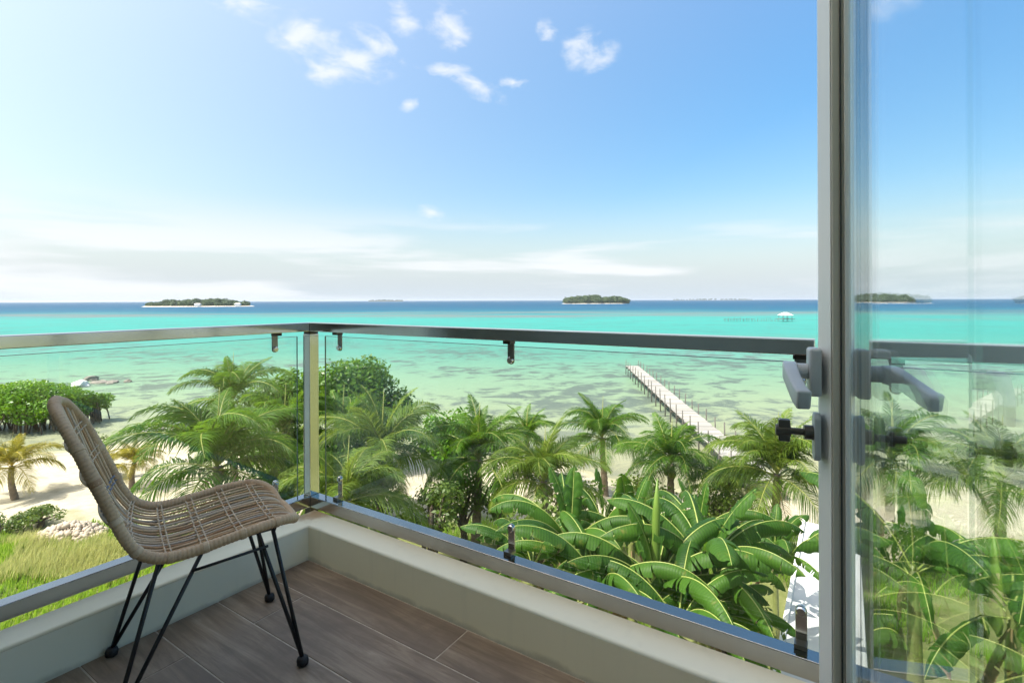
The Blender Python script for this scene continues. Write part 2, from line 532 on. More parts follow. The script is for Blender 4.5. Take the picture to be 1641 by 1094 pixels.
# ------------------------------------------------------------------ mesh helpers
class MB:
    """collects shapes; build() links them as ONE mesh object"""
    def __init__(self):
        self.v, self.f, self.mi = [], [], []

    def add(self, verts, faces, mi=0):
        k = len(self.v)
        self.v.extend(tuple(p) for p in verts)
        self.f.extend(tuple(i + k for i in f) for f in faces)
        self.mi.extend([mi] * len(faces))

    def box(self, x0, x1, y0, y1, z0, z1, mi=0):
        self.add([(x0, y0, z0), (x1, y0, z0), (x1, y1, z0), (x0, y1, z0), (x0, y0, z1), (x1, y0, z1), (x1, y1, z1), (x0, y1, z1)],
                 [(0, 3, 2, 1), (4, 5, 6, 7), (0, 1, 5, 4), (1, 2, 6, 5), (2, 3, 7, 6), (3, 0, 4, 7)], mi)

    def tube(self, pts, rad, n=8, mi=0, cap=True, closed=False, up=None):
        pts = [Vector(p) for p in pts]
        m = len(pts)
        rads = rad if hasattr(rad, '__len__') else [rad] * m
        verts, faces = [], []
        prev = None
        for i, p in enumerate(pts):
            a = pts[(i - 1) % m] if (closed or i > 0) else p
            b = pts[(i + 1) % m] if (closed or i < m - 1) else p
            tg = (b - a)
            tg = tg.normalized() if tg.length > 1e-9 else Vector((0, 0, 1))
            if prev is None:
                ref = Vector(up) if up else (Vector((0, 0, 1)) if abs(tg.z) < 0.9 else Vector((1, 0, 0)))
            else:
                ref = prev
            s = ref - tg * ref.dot(tg)
            s = s.normalized() if s.length > 1e-6 else tg.orthogonal().normalized()
            prev = s
            q = tg.cross(s)
            for k in range(n):
                an = 2 * math.pi * k / n
                verts.append(p + (s * math.cos(an) + q * math.sin(an)) * rads[i])
        last = m if closed else m - 1
        for i in range(last):
            j = (i + 1) % m
            for k in range(n):
                l = (k + 1) % n
                faces.append((i * n + k, i * n + l, j * n + l, j * n + k))
        if cap and not closed:
            faces.append(tuple(range(n - 1, -1, -1)))
            faces.append(tuple((m - 1) * n + k for k in range(n)))
        self.add(verts, faces, mi)

    def lathe(self, prof, axis_o=(0, 0, 0), axis=(0, 0, 1), n=16, mi=0):
        ax = Vector(axis).normalized()
        s = ax.orthogonal().normalized()
        q = ax.cross(s)
        o = Vector(axis_o)
        verts, faces = [], []
        for r, h in prof:
            for k in range(n):
                an = 2 * math.pi * k / n
                verts.append(o + ax * h + (s * math.cos(an) + q * math.sin(an)) * r)
        for i in range(len(prof) - 1):
            for k in range(n):
                l = (k + 1) % n
                faces.append((i * n + k, i * n + l, (i + 1) * n + l, (i + 1) * n + k))
        faces.append(tuple(range(n - 1, -1, -1)))
        faces.append(tuple((len(prof) - 1) * n + k for k in range(n)))
        self.add(verts, faces, mi)

    def prism(self, poly, z0, z1, mi=0):
        n = len(poly)
        self.add([(x, y, z0) for x, y in poly] + [(x, y, z1) for x, y in poly],
                 [tuple(range(n - 1, -1, -1)), tuple(range(n, 2 * n))] + [(i, (i + 1) % n, n + (i + 1) % n, n + i) for i in range(n)], mi)

    def mesh(self, name, mats, smooth=False, bevel=0.0, seg=2, fix=True):
        me = bpy.data.meshes.new(name)
        me.from_pydata(self.v, [], self.f)
        mats = mats if isinstance(mats, (list, tuple)) else [mats]
        for mt in mats:
            me.materials.append(mt)
        if len(mats) > 1:
            me.polygons.foreach_set('material_index', self.mi)
        if bevel or fix:
            bm = bmesh.new(); bm.from_mesh(me)
            if fix:
                bmesh.ops.recalc_face_normals(bm, faces=bm.faces)
            if bevel:
                es = [e for e in bm.edges if len(e.link_faces) == 2 and e.calc_face_angle(0) > 0.5]
                bmesh.ops.bevel(bm, geom=es, offset=bevel, segments=seg, profile=0.5, affect='EDGES', clamp_overlap=True)
            bm.to_mesh(me); bm.free()
        if smooth:
            me.polygons.foreach_set('use_smooth', [True] * len(me.polygons))
        me.update()
        return me

    def build(self, name, mats, parent=None, smooth=False, bevel=0.0, seg=2, loc=(0, 0, 0), rotz=0.0, fix=True):
        return link(name, self.mesh(name, mats, smooth, bevel, seg, fix), parent, loc, (0, 0, rotz))


def link(name, me, parent=None, loc=(0, 0, 0), rot=(0, 0, 0), scale=(1, 1, 1)):
    o = bpy.data.objects.new(name, me)
    o.location, o.rotation_euler, o.scale = loc, rot, scale
    o.parent = parent
    COL.objects.link(o)
    return o


def tag(o, label=None, cat=None, group=None, kind=None):
    if label: o['label'] = label
    if cat: o['category'] = cat
    if group: o['group'] = group
    if kind: o['kind'] = kind
    return o


def thing(name, label, cat, loc=(0, 0, 0), rotz=0.0, group=None):
    o = link(name, None, None, loc, (0, 0, rotz))
    o.empty_display_size = 0.2
    return tag(o, label, cat, group)


def np_mesh(name, V, faces_n, mats, mi=None, smooth=False):
    """fast mesh: V (n,3); faces_n = (k, m) index array, all faces with m corners"""
    V = np.asarray(V, dtype=np.float32)
    Fa = np.asarray(faces_n, dtype=np.int32)
    me = bpy.data.meshes.new(name)
    me.vertices.add(len(V)); me.vertices.foreach_set('co', V.ravel())
    me.loops.add(Fa.size); me.loops.foreach_set('vertex_index', Fa.ravel())
    me.polygons.add(len(Fa))
    me.polygons.foreach_set('loop_start', np.arange(0, Fa.size, Fa.shape[1], dtype=np.int32))
    for mt in (mats if isinstance(mats, (list, tuple)) else [mats]):
        me.materials.append(mt)
    if mi is not None:
        me.polygons.foreach_set('material_index', np.asarray(mi, dtype=np.int32))
    if smooth:
        me.polygons.foreach_set('use_smooth', np.ones(len(Fa), dtype=bool))
    me.update(calc_edges=True)
    return me


def at(px, py, z):
    d = F * (CAM_Z - z) / (py - 481.0)
    return ((px - 820) / F * d, d)


def atY(px, py, Y):
    return ((px - 820) / F * Y, Y, CAM_Z - (py - 481) / F * Y)


# ------------------------------------------------------------------ terrain and sea
def shore(x):
    return 38.5 - 9.0 / (1 + math.exp(-(x - 1) / 3.0)) + 1.3 * math.sin(x * .22 + 1) + .7 * math.sin(x * .61)


def ground_z(x, y):
    s = shore(x) - y
    if s < 0:
        return s * 0.05
    return 1.55 * (1 - math.exp(-s / 11.0)) + 0.10 * math.sin(x * .7 + y * .4) * min(1, s / 8) + .06 * math.sin(x * 1.7 - y * 1.1) * min(1, s / 8)


xs = np.concatenate([np.linspace(-160, -46, 16), np.linspace(-44, 44, 110), np.linspace(46, 160, 16)])
ys = np.concatenate([np.linspace(-90, 4, 14), np.linspace(5, 48, 70)])
V = [(x, y, ground_z(x, y)) for y in ys for x in xs]
nx = len(xs)
Fq = [(j * nx + i, j * nx + i + 1, (j + 1) * nx + i + 1, (j + 1) * nx + i) for j in range(len(ys) - 1) for i in range(nx - 1)]
tag(link('beach_ground', np_mesh('beach_ground', V, Fq, M['ground'], smooth=True)), 'pale sand beach with turf near the house', kind='structure')

b = MB()
SE = 42000.0
b.add([(-SE, 20, 0), (SE, 20, 0), (SE, SE, 0), (-SE, SE, 0)], [(0, 1, 2, 3)])
tag(b.build('sea', M['sea'], fix=False), 'turquoise lagoon turning deep blue beyond the reef', kind='structure')

# ------------------------------------------------------------------ balcony frame: x along the right parapet, y outward, origin at the inner floor corner
A = R(33.0)
FLOOR = 9.9
C0 = (-0.87, 2.18)
BROT = -A


def bal(a, b_):
    return (C0[0] + a * math.cos(A) + b_ * math.sin(A), C0[1] - a * math.sin(A) + b_ * math.cos(A))


BL = (C0[0], C0[1], FLOOR)
PH = 0.147
FAC = -1.50                                # facade plane, just behind the camera

fl = MB()
fl.box(-0.16, 4.2, FAC - 4.0, 0.118, -0.22, -0.0016)
floor = tag(fl.build('balcony_floor', M['grout'], loc=BL, rotz=BROT), 'balcony floor of brown wood-look tiles', kind='structure')
rows = [(-.002, -.17, [.858]), (-.17, -.37, [.22]), (-.37, -.57, [-.38]), (-.57, -.77, [.2]), (-.77, -.97, [.65]), (-.97, -1.17, [.1]), (-1.17, -1.37, [.85]), (-1.37, -1.55, [.4])]
GAP = .0022
pcache = {}
for y1, y0, (j,) in rows:
    js = [j + 1.2 * k for k in range(-1, 4)]
    edges = [-0.05] + [q for q in js if .02 < q < 3.6] + [3.7]
    for x0, x1 in zip(edges[:-1], edges[1:]):
        L, W = x1 - x0 - 2 * GAP, (y1 - y0) - 2 * GAP
        key = (round(L, 3), round(W, 3))
        if key not in pcache:
            pb = MB(); pb.box(-L / 2, L / 2, -W / 2, W / 2, -.008, 0)
            pcache[key] = pb.mesh('plank', M['plank'], bevel=.0012, seg=1)
        link('plank', pcache[key], floor, ((x0 + x1) / 2, (y0 + y1) / 2, random.uniform(-.0004, .0004)))

# parapet: an L of plastered upstand with rounded shoulders
pm = MB()
pm.prism([(-.0465, -1.5), (0, 0), (4.2, 0), (4.2, .12), (-.12, .12), (-.1665, -1.5)], -0.40, PH)
me = pm.mesh('parapet_wall', M['parapet'])
bm = bmesh.new(); bm.from_mesh(me)
es = [e for e in bm.edges if all(abs(v.co.z - PH) < 1e-5 for v in e.verts)]
bmesh.ops.bevel(bm, geom=es, offset=.010, segments=4, profile=.5, affect='EDGES')
bm.to_mesh(me); bm.free()
for p in me.polygons:
    p.use_smooth = abs(p.normal.z) < .99 and abs(p.normal.z) > .02
tag(link('parapet_wall', me, None, BL, (0, 0, BROT)), 'low cream plaster upstand round the balcony floor below the glass railing', 'parapet')

# railing
RX, RY = 0.172, 0.138
SK = 0.031                                  # left side sheared out of square with the right to fit the image lines
rl = thing('glass_railing', 'brushed steel railing with clear glass panels on the balcony edge', 'railing', BL, BROT)
rl.location = (BL[0], BL[1], FLOOR)
T0, T1 = 0.960, 1.0
HW = .025
RA = [(-RX - HW, RY + HW), (-RX + HW, RY - HW), (4.2, RY - HW), (4.2, RY + HW)]
LA_ = [(-RX - HW - .0006, RY + HW - .0004), (-RX + HW - .0006, RY - HW - .0004), (-RX + HW - .0465, -1.5), (-RX - HW - .0465, -1.5)]
B0, B1 = .153, .203
RA1 = RA[:2] + [(1.855, RY - HW), (1.855, RY + HW)]
RA2 = [(1.965, RY + HW), (1.965, RY - HW), (4.2, RY - HW), (4.2, RY + HW)]
x = MB(); x.prism(RA1, T0, T1); x.build('top_rail', M['steel'], rl, bevel=.0025)
x = MB(); x.prism(RA2, T0, T1); x.build('top_rail', M['steel'], rl, bevel=.0025)
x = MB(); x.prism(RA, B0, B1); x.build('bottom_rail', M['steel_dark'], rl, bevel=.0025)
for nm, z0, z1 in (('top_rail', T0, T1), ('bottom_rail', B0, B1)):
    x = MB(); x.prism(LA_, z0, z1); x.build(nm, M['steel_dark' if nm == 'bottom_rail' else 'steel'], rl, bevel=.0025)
x = MB(); x.box(-RX - .0245, -RX + .0245, RY - .0245, RY + .0245, B1 + .0005, T0 - .012); po = x.build('post', M['steel'], rl, bevel=.002)
x = MB(); x.box(-RX - .022, -RX + .022, RY - .022, RY + .022, T0 - .013, T0 - .0003); x.build('cap', M['rust_dark'], po)
x = MB(); x.box(-RX - .02, -RX + .02, RY - .02, RY + .02, -.02, B0 - .0005); x.build('foot', M['rust_dark'], po)
x = MB(); x.box(4.02, 4.069, RY - .0245, RY + .0245, B1 + .0005, T0 - .0005); x.build('post', M['steel'], rl, bevel=.002)
GOX, GOY = RX + .040, RY + .040              # the glass hangs just outside the rails


def skew(m):
    m.v = [(px_ + SK * min(py_, 0), py_, pz_) for px_, py_, pz_ in m.v]
    return m

GB, GT = .165, .934


def pane(nm, x0, x1, y0, y1, z0, z1, mat, parent):
    g = MB(); g.box(x0, x1, y0, y1, z0, z1)
    if x1 < 0: skew(g)
    o = g.build(nm, mat, parent)
    return o


def edged(nm, x0, x1, y0, y1, parent):
    g = pane(nm, x0, x1, y0, y1, GB, GT, M['rail_glass'], parent)
    e = MB()
    if x1 - x0 > y1 - y0:
        e.box(x0, x1, y0 + .002, y1 - .002, GT + .0004, GT + .0022)
        e.box(x0 - .0022, x0 - .0004, y0 + .002, y1 - .002, GB, GT)
    else:
        e.box(x0 + .002, x1 - .002, y0, y1, GT + .0004, GT + .0022)
        e.box(x0 + .002, x1 - .002, y1 + .0004, y1 + .0022, GB, GT)
    if x1 < 0: skew(e)
    e.build('edge', M['glass_edge'], g)


edged('glass_panel', -.125, 1.93, GOY, GOY + .010, rl)
edged('glass_panel', 1.95, 4.00, GOY, GOY + .010, rl)
edged('glass_panel', -GOX - .010, -GOX, -1.48, .095, rl)


def clip(a, along_x, top):
    """flat bar with a round bolt head that grips the pane"""
    c = MB(); k = MB()
    o = (GOY if along_x else GOX) - .0045
    sk = 0 if along_x else SK * a
    zt, zb = (T0 - .001, T0 - .088) if top else (B1 + .102, B1 + .001)
    lo, hi = min(zt, zb), max(zt, zb)
    end = lo if top else hi
    pts = []
    for i in range(13):
        an = math.pi * i / 12
        sgn = -1 if top else 1
        pts.append((math.cos(an) * .0135, end - sgn * .0135 + sgn * math.sin(an) * .0135))
    base = hi if top else lo
    poly = [(.0135, base)] + pts + [(-.0135, base)]
    c.prism(poly, -.003, .003)
    q = []
    for vx, vz, vy in c.v:
        q.append((a + vx, o + vy, vz) if along_x else (-o - vy + sk, a + vx, vz))
    c.v = q
    ce = c.build('clip', M['clip'] if top else M['steel'], rl, bevel=.0008, seg=1)
    zc = end + (.0145 if top else -.0145)
    ax = (0, -1, 0) if along_x else (1, 0, 0)
    org = (a, o - .0032, zc) if along_x else (-o + .0032 + sk, a, zc)
    k.lathe([(.0125, 0), (.0125, .006), (.010, .009), (.004, .0092)], org, ax, 18)
    k.build('bolt', M['steel'], ce, smooth=False)
    br = MB()
    z0, z1 = (T0 - .014, T0 - .0006) if top else (B1 + .0006, B1 + .012)
    if along_x:
        br.box(a - .015, a + .015, o - .03, o + .0035, z0, z1)
    else:
        br.box(-o - .0035 + sk, -o + .03 + sk, a - .015, a + .015, z0, z1)
    br.build('bracket', M['rust_dark'] if top else M['clip'], ce)


for a in (-.01, .92, 1.82):
    clip(a, True, True); clip(a, True, False)
clip(2.02, True, True); clip(2.95, True, True)
for a in (-.02, -.95):
    clip(a, False, True); clip(a, False, False)

# ------------------------------------------------------------------ house behind the camera
hs = thing('house', 'pale plastered house wall the balcony belongs to', 'house', BL, BROT)
x = MB(); x.box(-6, -0.90, FAC - .22, FAC, -9.2, 3.60); x.build('wall', M['white_paint'], hs)
x = MB(); x.box(2.10, 14, FAC - .22, FAC, -9.2, 3.60); x.build('wall', M['white_paint'], hs)
x = MB(); x.box(-0.90, 2.10, FAC - .22, FAC, 2.30, 3.60); x.build('lintel', M['white_paint'], hs)
x = MB(); x.box(-0.90, 2.10, FAC - .22, FAC, -9.2, -.24); x.build('wall', M['white_paint'], hs)
x = MB(); x.box(-6, -5.8, FAC - 7, FAC - .22, -9.2, 3.60); x.build('side_wall', M['white_paint'], hs)
x = MB(); x.box(13.8, 14, FAC - 7, FAC - .22, -9.2, 3.60); x.build('side_wall', M['white_paint'], hs)
x = MB(); x.box(-6, 14, FAC - 7.2, FAC - 7, -9.2, 3.60); x.build('back_wall', M['interior'], hs)
x = MB(); x.box(-6.3, 14.3, FAC - 7.5, FAC + .03, 3.61, 3.77); x.build('roof', M['white_paint'], hs)
x = MB(); x.box(-5.79, 13.79, FAC - 6.99, FAC - .23, 2.7, 2.85); x.build('ceiling', M['interior'], hs)
x = MB(); x.box(-2.2, -2.0, FAC - 4, FAC - .23, 0, 2.69); x.build('partition', M['interior'], hs)
x = MB(); x.box(4.3, 4.5, FAC - 4, FAC - .23, 0, 2.69); x.build('partition', M['interior'], hs)
x = MB(); x.box(-1.99, 4.29, FAC - 2.4, FAC - 2.3, 0, 2.69); x.build('partition', M['interior'], hs)
x = MB(); x.box(-.12, 4.2, FAC + .001, .119, -.46, -.225); x.build('balcony_slab', M['white_paint'], hs)

# ------------------------------------------------------------------ folding glass door, opened outward
AL1, AL2 = R(22.5), R(28.7)
HX, HY = 0.542, 0.850
phi = math.atan2(-math.cos(AL1), -math.sin(AL1))
dr = thing('glass_door', 'open folding glass door with pale frame and grey lever handles', 'door', (HX, HY, FLOOR), phi)
DZ0, DZ1 = .02, 2.25
x = MB(); x.box(-.048, 0, -.009, .0163, DZ0, DZ1); st = x.build('stile', M['upvc_core'], dr, bevel=.002)
x = MB(); x.prism([(-.050, -.0094), (-.050, -.0225), (-.040, -.0225), (-.004, -.0108), (-.004, -.0094)], DZ0, DZ1); x.build('flange', M['upvc'], st, bevel=.0015)
x = MB(); x.prism([(-.050, .0167), (-.050, .0285), (-.030, .0285), (-.004, .0180), (-.004, .0167)], DZ0, DZ1); x.build('flange', M['upvc'], st, bevel=.0015)
x = MB(); x.box(-.001, .0025, .0022, .0046, DZ0, DZ1); x.build('gasket', M['gasket'], st)
x = MB(); x.box(-.001, .004, .0085, .0150, DZ0, DZ1); x.build('glazing_bead', M['upvc'], st, bevel=.001)
LA = .4395
GY0, GY1 = .0168, .0218
pane('glass_pane', .0005, LA - .002, GY0, GY1, DZ0 + .04, DZ1 - .04, M['door_glass'], dr)
x = MB(); x.box(.0008, LA, -.0155, .0155, DZ0, DZ0 + .038); x.build('bottom_frame', M['upvc'], dr, bevel=.002)
x = MB(); x.box(.0008, LA, -.0155, .0155, DZ1 - .038, DZ1); x.build('top_frame', M['upvc'], dr, bevel=.002)
# second leaf, hinged to the first glass to glass
rel = AL1 - AL2
c_, s_ = math.cos(rel), math.sin(rel)


def leaf2(x_, y_, z_):
    return (LA + c_ * x_ - s_ * y_, GY0 + s_ * x_ + c_ * y_, z_)


def leaf2_box(nm, x0, x1, y0, y1, z0, z1, mat, bevel=0.0):
    g = MB(); g.box(x0, x1, y0, y1, z0, z1)
    g.v = [leaf2(*p) for p in g.v]
    return g.build(nm, mat, dr, bevel=bevel)


LB = .70
leaf2_box('glass_pane', .002, LB, 0, .005, DZ0 + .04, DZ1 - .04, M['door_glass'])
leaf2_box('bottom_frame', .002, LB, -.013, .018, DZ0, DZ0 + .038, M['upvc'], .002)
leaf2_box('top_frame', .002, LB, -.013, .018, DZ1 - .038, DZ1, M['upvc'], .002)
leaf2_box('hinge_stile', LB + .001, LB + .04, -.02, .025, DZ0, DZ1, M['upvc'], .002)


def rounded_bar(pts, sec, name, mat, parent, bevel=.004):
    """bar of rectangular section (thickness, height) along pts; height stays upright"""
    m = MB()
    vs = []
    n = len(pts)
    for i, p in enumerate(pts):
        p = Vector(p)
        a = Vector(pts[max(i - 1, 0)]); bq = Vector(pts[min(i + 1, n - 1)])
        t_ = (bq - a).normalized()
        up = Vector((0, 0, 1)) - t_ * t_.z
        up.normalize()
        sd = t_.cross(up)
        th, hh = sec[i] if isinstance(sec[0], tuple) else sec
        for q, r in ((-1, -1), (1, -1), (1, 1), (-1, 1)):
            vs.append(p + sd * q * th / 2 + up * r * hh / 2)
    fs = [(0, 1, 2, 3), tuple((n - 1) * 4 + k for k in (3, 2, 1, 0))]
    for i in range(n - 1):
        for k in range(4):
            l = (k + 1) % 4
            fs.append((i * 4 + k, i * 4 + l, i * 4 + 4 + l, i * 4 + 4 + k))
    m.add(vs, fs)
    return m.build(name, mat, parent, smooth=True, bevel=bevel, seg=3)


HZ = CAM_Z - FLOOR - .125                   # height of the spindle
for sgn in (-1, 1):
    y0 = -.0235 if sgn < 0 else .0295
    p = MB(); p.box(-.046, -.006, min(y0 - .001 * sgn, y0 + sgn * .018), max(y0 - .001 * sgn, y0 + sgn * .018), HZ - .041, HZ + .041)
    hd = p.build('handle', M['handle'], dr, smooth=True, bevel=.005, seg=3)
    k = MB(); k.lathe([(.0135, 0), (.0135, .016), (.012, .0165), (.012, .0175), (.0135, .018), (.0135, .026)], (-.026, y0 + sgn * .0185, HZ), (0, sgn, 0), 20)
    k.build('neck', M['handle'], hd, smooth=False)
    yy = y0 + sgn * .046
    if sgn > 0:
        pts = [(-.040, yy, HZ), (-.026, yy, HZ), (0, yy + .004, HZ - .001), (.03, yy + .013, HZ - .009), (.062, yy + .026, HZ - .022), (.080, yy + .032, HZ - .026)]
        sec = [(.018, .028), (.022, .031), (.021, .029), (.019, .026), (.019, .026), (.020, .027)]
    else:
        pts = [(-.040, yy, HZ), (-.026, yy, HZ + .001), (0, yy - .002, HZ), (.035, yy, HZ - .012), (.07, yy + .004, HZ - .026), (.092, yy + .008, HZ - .031)]
        sec = [(.018, .028), (.022, .031), (.021, .030), (.020, .028), (.020, .030), (.021, .031)]
    rounded_bar(pts, sec, 'lever', M['handle'], hd)
    LZ = HZ - .112
    e = MB()
    poly = []
    for i in range(24):
        an = 2 * math.pi * i / 24
        poly.append((-.026 + .0155 * math.cos(an), LZ + .0155 * math.sin(an) + (.026 if math.sin(an) > 0 else -.026)))
    e.prism(poly, 0, .010)
    e.v = [(vx, y0 + sgn * vz, vy) for vx, vy, vz in e.v]
    es_ = e.build('lock_plate', M['handle'], dr, bevel=.002)
    k = MB()
    k.lathe([(.0125, 0), (.0125, .014), (.006, .0145), (.006, .034), (.0105, .0345), (.0105, .056), (.009, .058)], (-.026, y0 + sgn * .0102, LZ + .006), (0, sgn, 0), 18)
    k.build('cylinder', M['lock_dark'], es_)
    k = MB(); k.box(-.034, -.018, min(y0 + sgn * .0455, y0 + sgn * .064), max(y0 + sgn * .0455, y0 + sgn * .064), LZ - .012, LZ + .026)
    k.build('thumb_turn', M['lock_dark'], es_, bevel=.002)

# ------------------------------------------------------------------ rattan chair
chf = Vector((.79, .613, 0)).normalized()
CH = (-.952, 1.572, FLOOR + .001)
ch = thing('rattan_chair', 'brown rattan chair on thin black hairpin legs in the balcony corner', 'chair', CH, math.atan2(chf.y, chf.x))
# local: +x front, +y is the far side, -y the side towards the camera
prof = [(.236, .398), (.222, .420), (.182, .434), (.11, .433), (.03, .424), (-.05, .415), (-.12, .418), (-.178, .445), (-.218, .500), (-.248, .570), (-.278, .650), (-.308, .738), (-.330, .806), (-.336, .823)]
wid = [.085, .150, .195, .212, .215, .215, .215, .215, .212, .206, .196, .172, .110, .05]


def cr(P, u):
    n = len(P) - 1
    u = min(max(u, 0), n - 1e-6)
    i = int(u); f = u - i
    g = lambda k: P[min(max(k, 0), n)]
    p0, p1, p2, p3 = g(i - 1), g(i), g(i + 1), g(i + 2)
    h = lambda a, b_, c, d: .5 * (2 * b_ + (c - a) * f + (2 * a - 5 * b_ + 4 * c - d) * f * f + (3 * b_ - a - 3 * c + d) * f ** 3)
    if isinstance(p0, tuple):
        return tuple(h(*q) for q in zip(p0, p1, p2, p3))
    return h(p0, p1, p2, p3)


NP = len(prof) - 1


def surf(u, y, lift=0.0):
    a, z = cr(prof, u)
    a2, z2 = cr(prof, u + .02); a1, z1 = cr(prof, u - .02)
    t_ = Vector((a2 - a1, 0, z2 - z1)).normalized()
    nr = Vector((-t_.z, 0, t_.x))           # normal pointing to the sitter
    if nr.z < -0.2 or (abs(nr.z) < .2 and nr.x < 0):
        nr = -nr
    bucket = .30 * y * y * (1.0 + 1.2 * max(0, min(1, (u - 6) / 3)))
    p = Vector((a, y, z)) + nr * (bucket + lift)
    return p, nr


us = np.linspace(0, NP, 70)
side = [(u, cr(wid, u)) for u in us]
loop = []
for u, w_ in side:
    loop.append(surf(u, -w_)[0])
topc = surf(NP, 0)[0]
for k in range(1, 8):
    an = math.pi * k / 8
    w_ = side[-1][1]
    loop.append(surf(NP, -w_ * math.cos(an))[0] + Vector((-.002, 0, .010 * math.sin(an))))
for u, w_ in reversed(side):
    loop.append(surf(u, w_)[0])
for k in range(1, 8):
    an = math.pi * k / 8
    w_ = side[0][1]
    loop.append(surf(0, w_ * math.cos(an))[0] + Vector((.012 * math.sin(an), 0, -.002)))


def resample(P, n, closed=True):
    P = [Vector(p) for p in P]
    Q = P + ([P[0]] if closed else [])
    d = [0]
    for a, b_ in zip(Q[:-1], Q[1:]):
        d.append(d[-1] + (b_ - a).length)
    out = []
    j = 0
    cnt = n if closed else n - 1
    for i in range(n):
        s = d[-1] * i / cnt
        while j < len(d) - 2 and d[j + 1] < s:
            j += 1
        f = (s - d[j]) / max(d[j + 1] - d[j], 1e-9)
        out.append(Q[j].lerp(Q[j + 1], min(max(f, 0), 1)))
    return out, d[-1]


lp, ll = resample(loop, 900)
sm = lp[:]
for _ in range(10):
    sm = [(sm[i - 1] + sm[i] * 2 + sm[(i + 1) % 900]) / 4 for i in range(900)]
rr = []
for i in range(900):
    rr.append(.0128 + .0016 * abs(math.sin(i / 900 * ll / .0105 * math.pi)) + .0006 * math.sin(i * .05))
x = MB(); x.tube(sm, rr, 10, closed=True)
rim = x.build('rim', M['rattan_wrap'], ch, smooth=True)
# collars where the cross canes are lashed to the rim
sp = .0202
rows_b = [sp * (k - 9) for k in range(19)]
for bi, y in enumerate(rows_b):
    ok = [u for u in np.linspace(0, NP, 160) if cr(wid, u) > abs(y) + .004]
    u0, u1 = min(ok), max(ok)
    pts = []
    ph = random.uniform(0, 6)
    for k in range(64):
        u = u0 + (u1 - u0) * k / 63
        p, nr = surf(u, y + .0013 * math.sin(u * 1.7 + ph))
        pts.append(p + nr * .0012 * math.sin(u * 2.3 + ph * 2))
    r0 = random.uniform(.0031, .0046)
    x = MB(); x.tube(pts, [r0 * random.uniform(.96, 1.05) for _ in pts], 7)
    x.build('rattan_rod', M['rattan'], ch, smooth=True)
bands_u = [2.3, 3.45, 4.55, 5.7, 7.1, 8.6, 9.9, 10.9]
for bi, u in enumerate(bands_u):
    w_ = cr(wid, u) - .004
    mt = M['cane_blue'] if bi == 5 else M['cane']
    x = MB()
    for phs in (0, 1):
        pts = []
        n = 150
        for k in range(n):
            y = -w_ + 2 * w_ * k / (n - 1)
            s = math.sin(math.pi * (y / sp) + math.pi * phs + math.pi / 2)
            p, nr = surf(u + (.10 if phs else -.10) + .03 * s, y)
            pts.append(p + nr * (.0066 * s))
        x.tube(pts, .0027, 5)
    x.build('cane_binding', mt, ch, smooth=True)
    # under-rod that carries the binding, and the lashing on the rim
    x = MB()
    pts = [surf(u, -w_ + 2 * w_ * k / 20, -.0105)[0] for k in range(21)]
    x.tube(pts, .0048, 6)
    x.build('cross_rod', M['rattan'], ch, smooth=True)
    for sg in (-1, 1):
        wf = cr(wid, u)
        i0 = min(range(900), key=lambda i: (sm[i] - surf(u, sg * wf)[0]).length)
        x = MB()
        pts = [sm[(i0 + k) % 900] for k in range(-3, 4)]
        x.tube(pts, [.0143 + .0016 * abs(math.sin(k * 1.3)) for k in range(7)], 9)
        x.build('lashing', M['rattan_wrap'], rim, smooth=True)
# black steel base
tops = {'rear': [(-.117, .405), (-.012, .405)], 'front': [(.125, .410), (.165, .412)]}
for sg in (-1, 1):
    for nm, fx in (('rear', -.222), ('front', .235)):
        foot = Vector((fx, sg * (.198 if nm == 'rear' else .21), .018))
        x = MB()
        for tx, tz in tops[nm]:
            x.tube([foot + Vector((0, 0, .0)), Vector((tx, sg * (.145 if nm == 'rear' else .15), tz))], .0058, 8)
        lg = x.build('leg', M['black_steel'], ch, smooth=True)
        k = MB(); k.lathe([(.012, 0), (.017, .004), (.0175, .014), (.015, .022), (.008, .026)], (foot.x, foot.y, 0), (0, 0, 1), 16)
        k.build('foot', M['rubber'], lg, smooth=True)
    x = MB(); x.tube([(-.045, sg * .158, .352), (.150, sg * .163, .366)], .0042, 8); x.build('stretcher', M['black_steel'], ch, smooth=True)
    x = MB(); x.tube([(-.125, sg * .146, .404), (.175, sg * .150, .411)], .006, 8); x.build('side_bar', M['black_steel'], ch, smooth=True)
for tx, tz in ((-.12, .398), (.17, .404)):
    x = MB(); x.tube([(tx, -.148, tz), (tx, .148, tz)], .006, 8); x.build('cross_bar', M['black_steel'], ch, smooth=True)


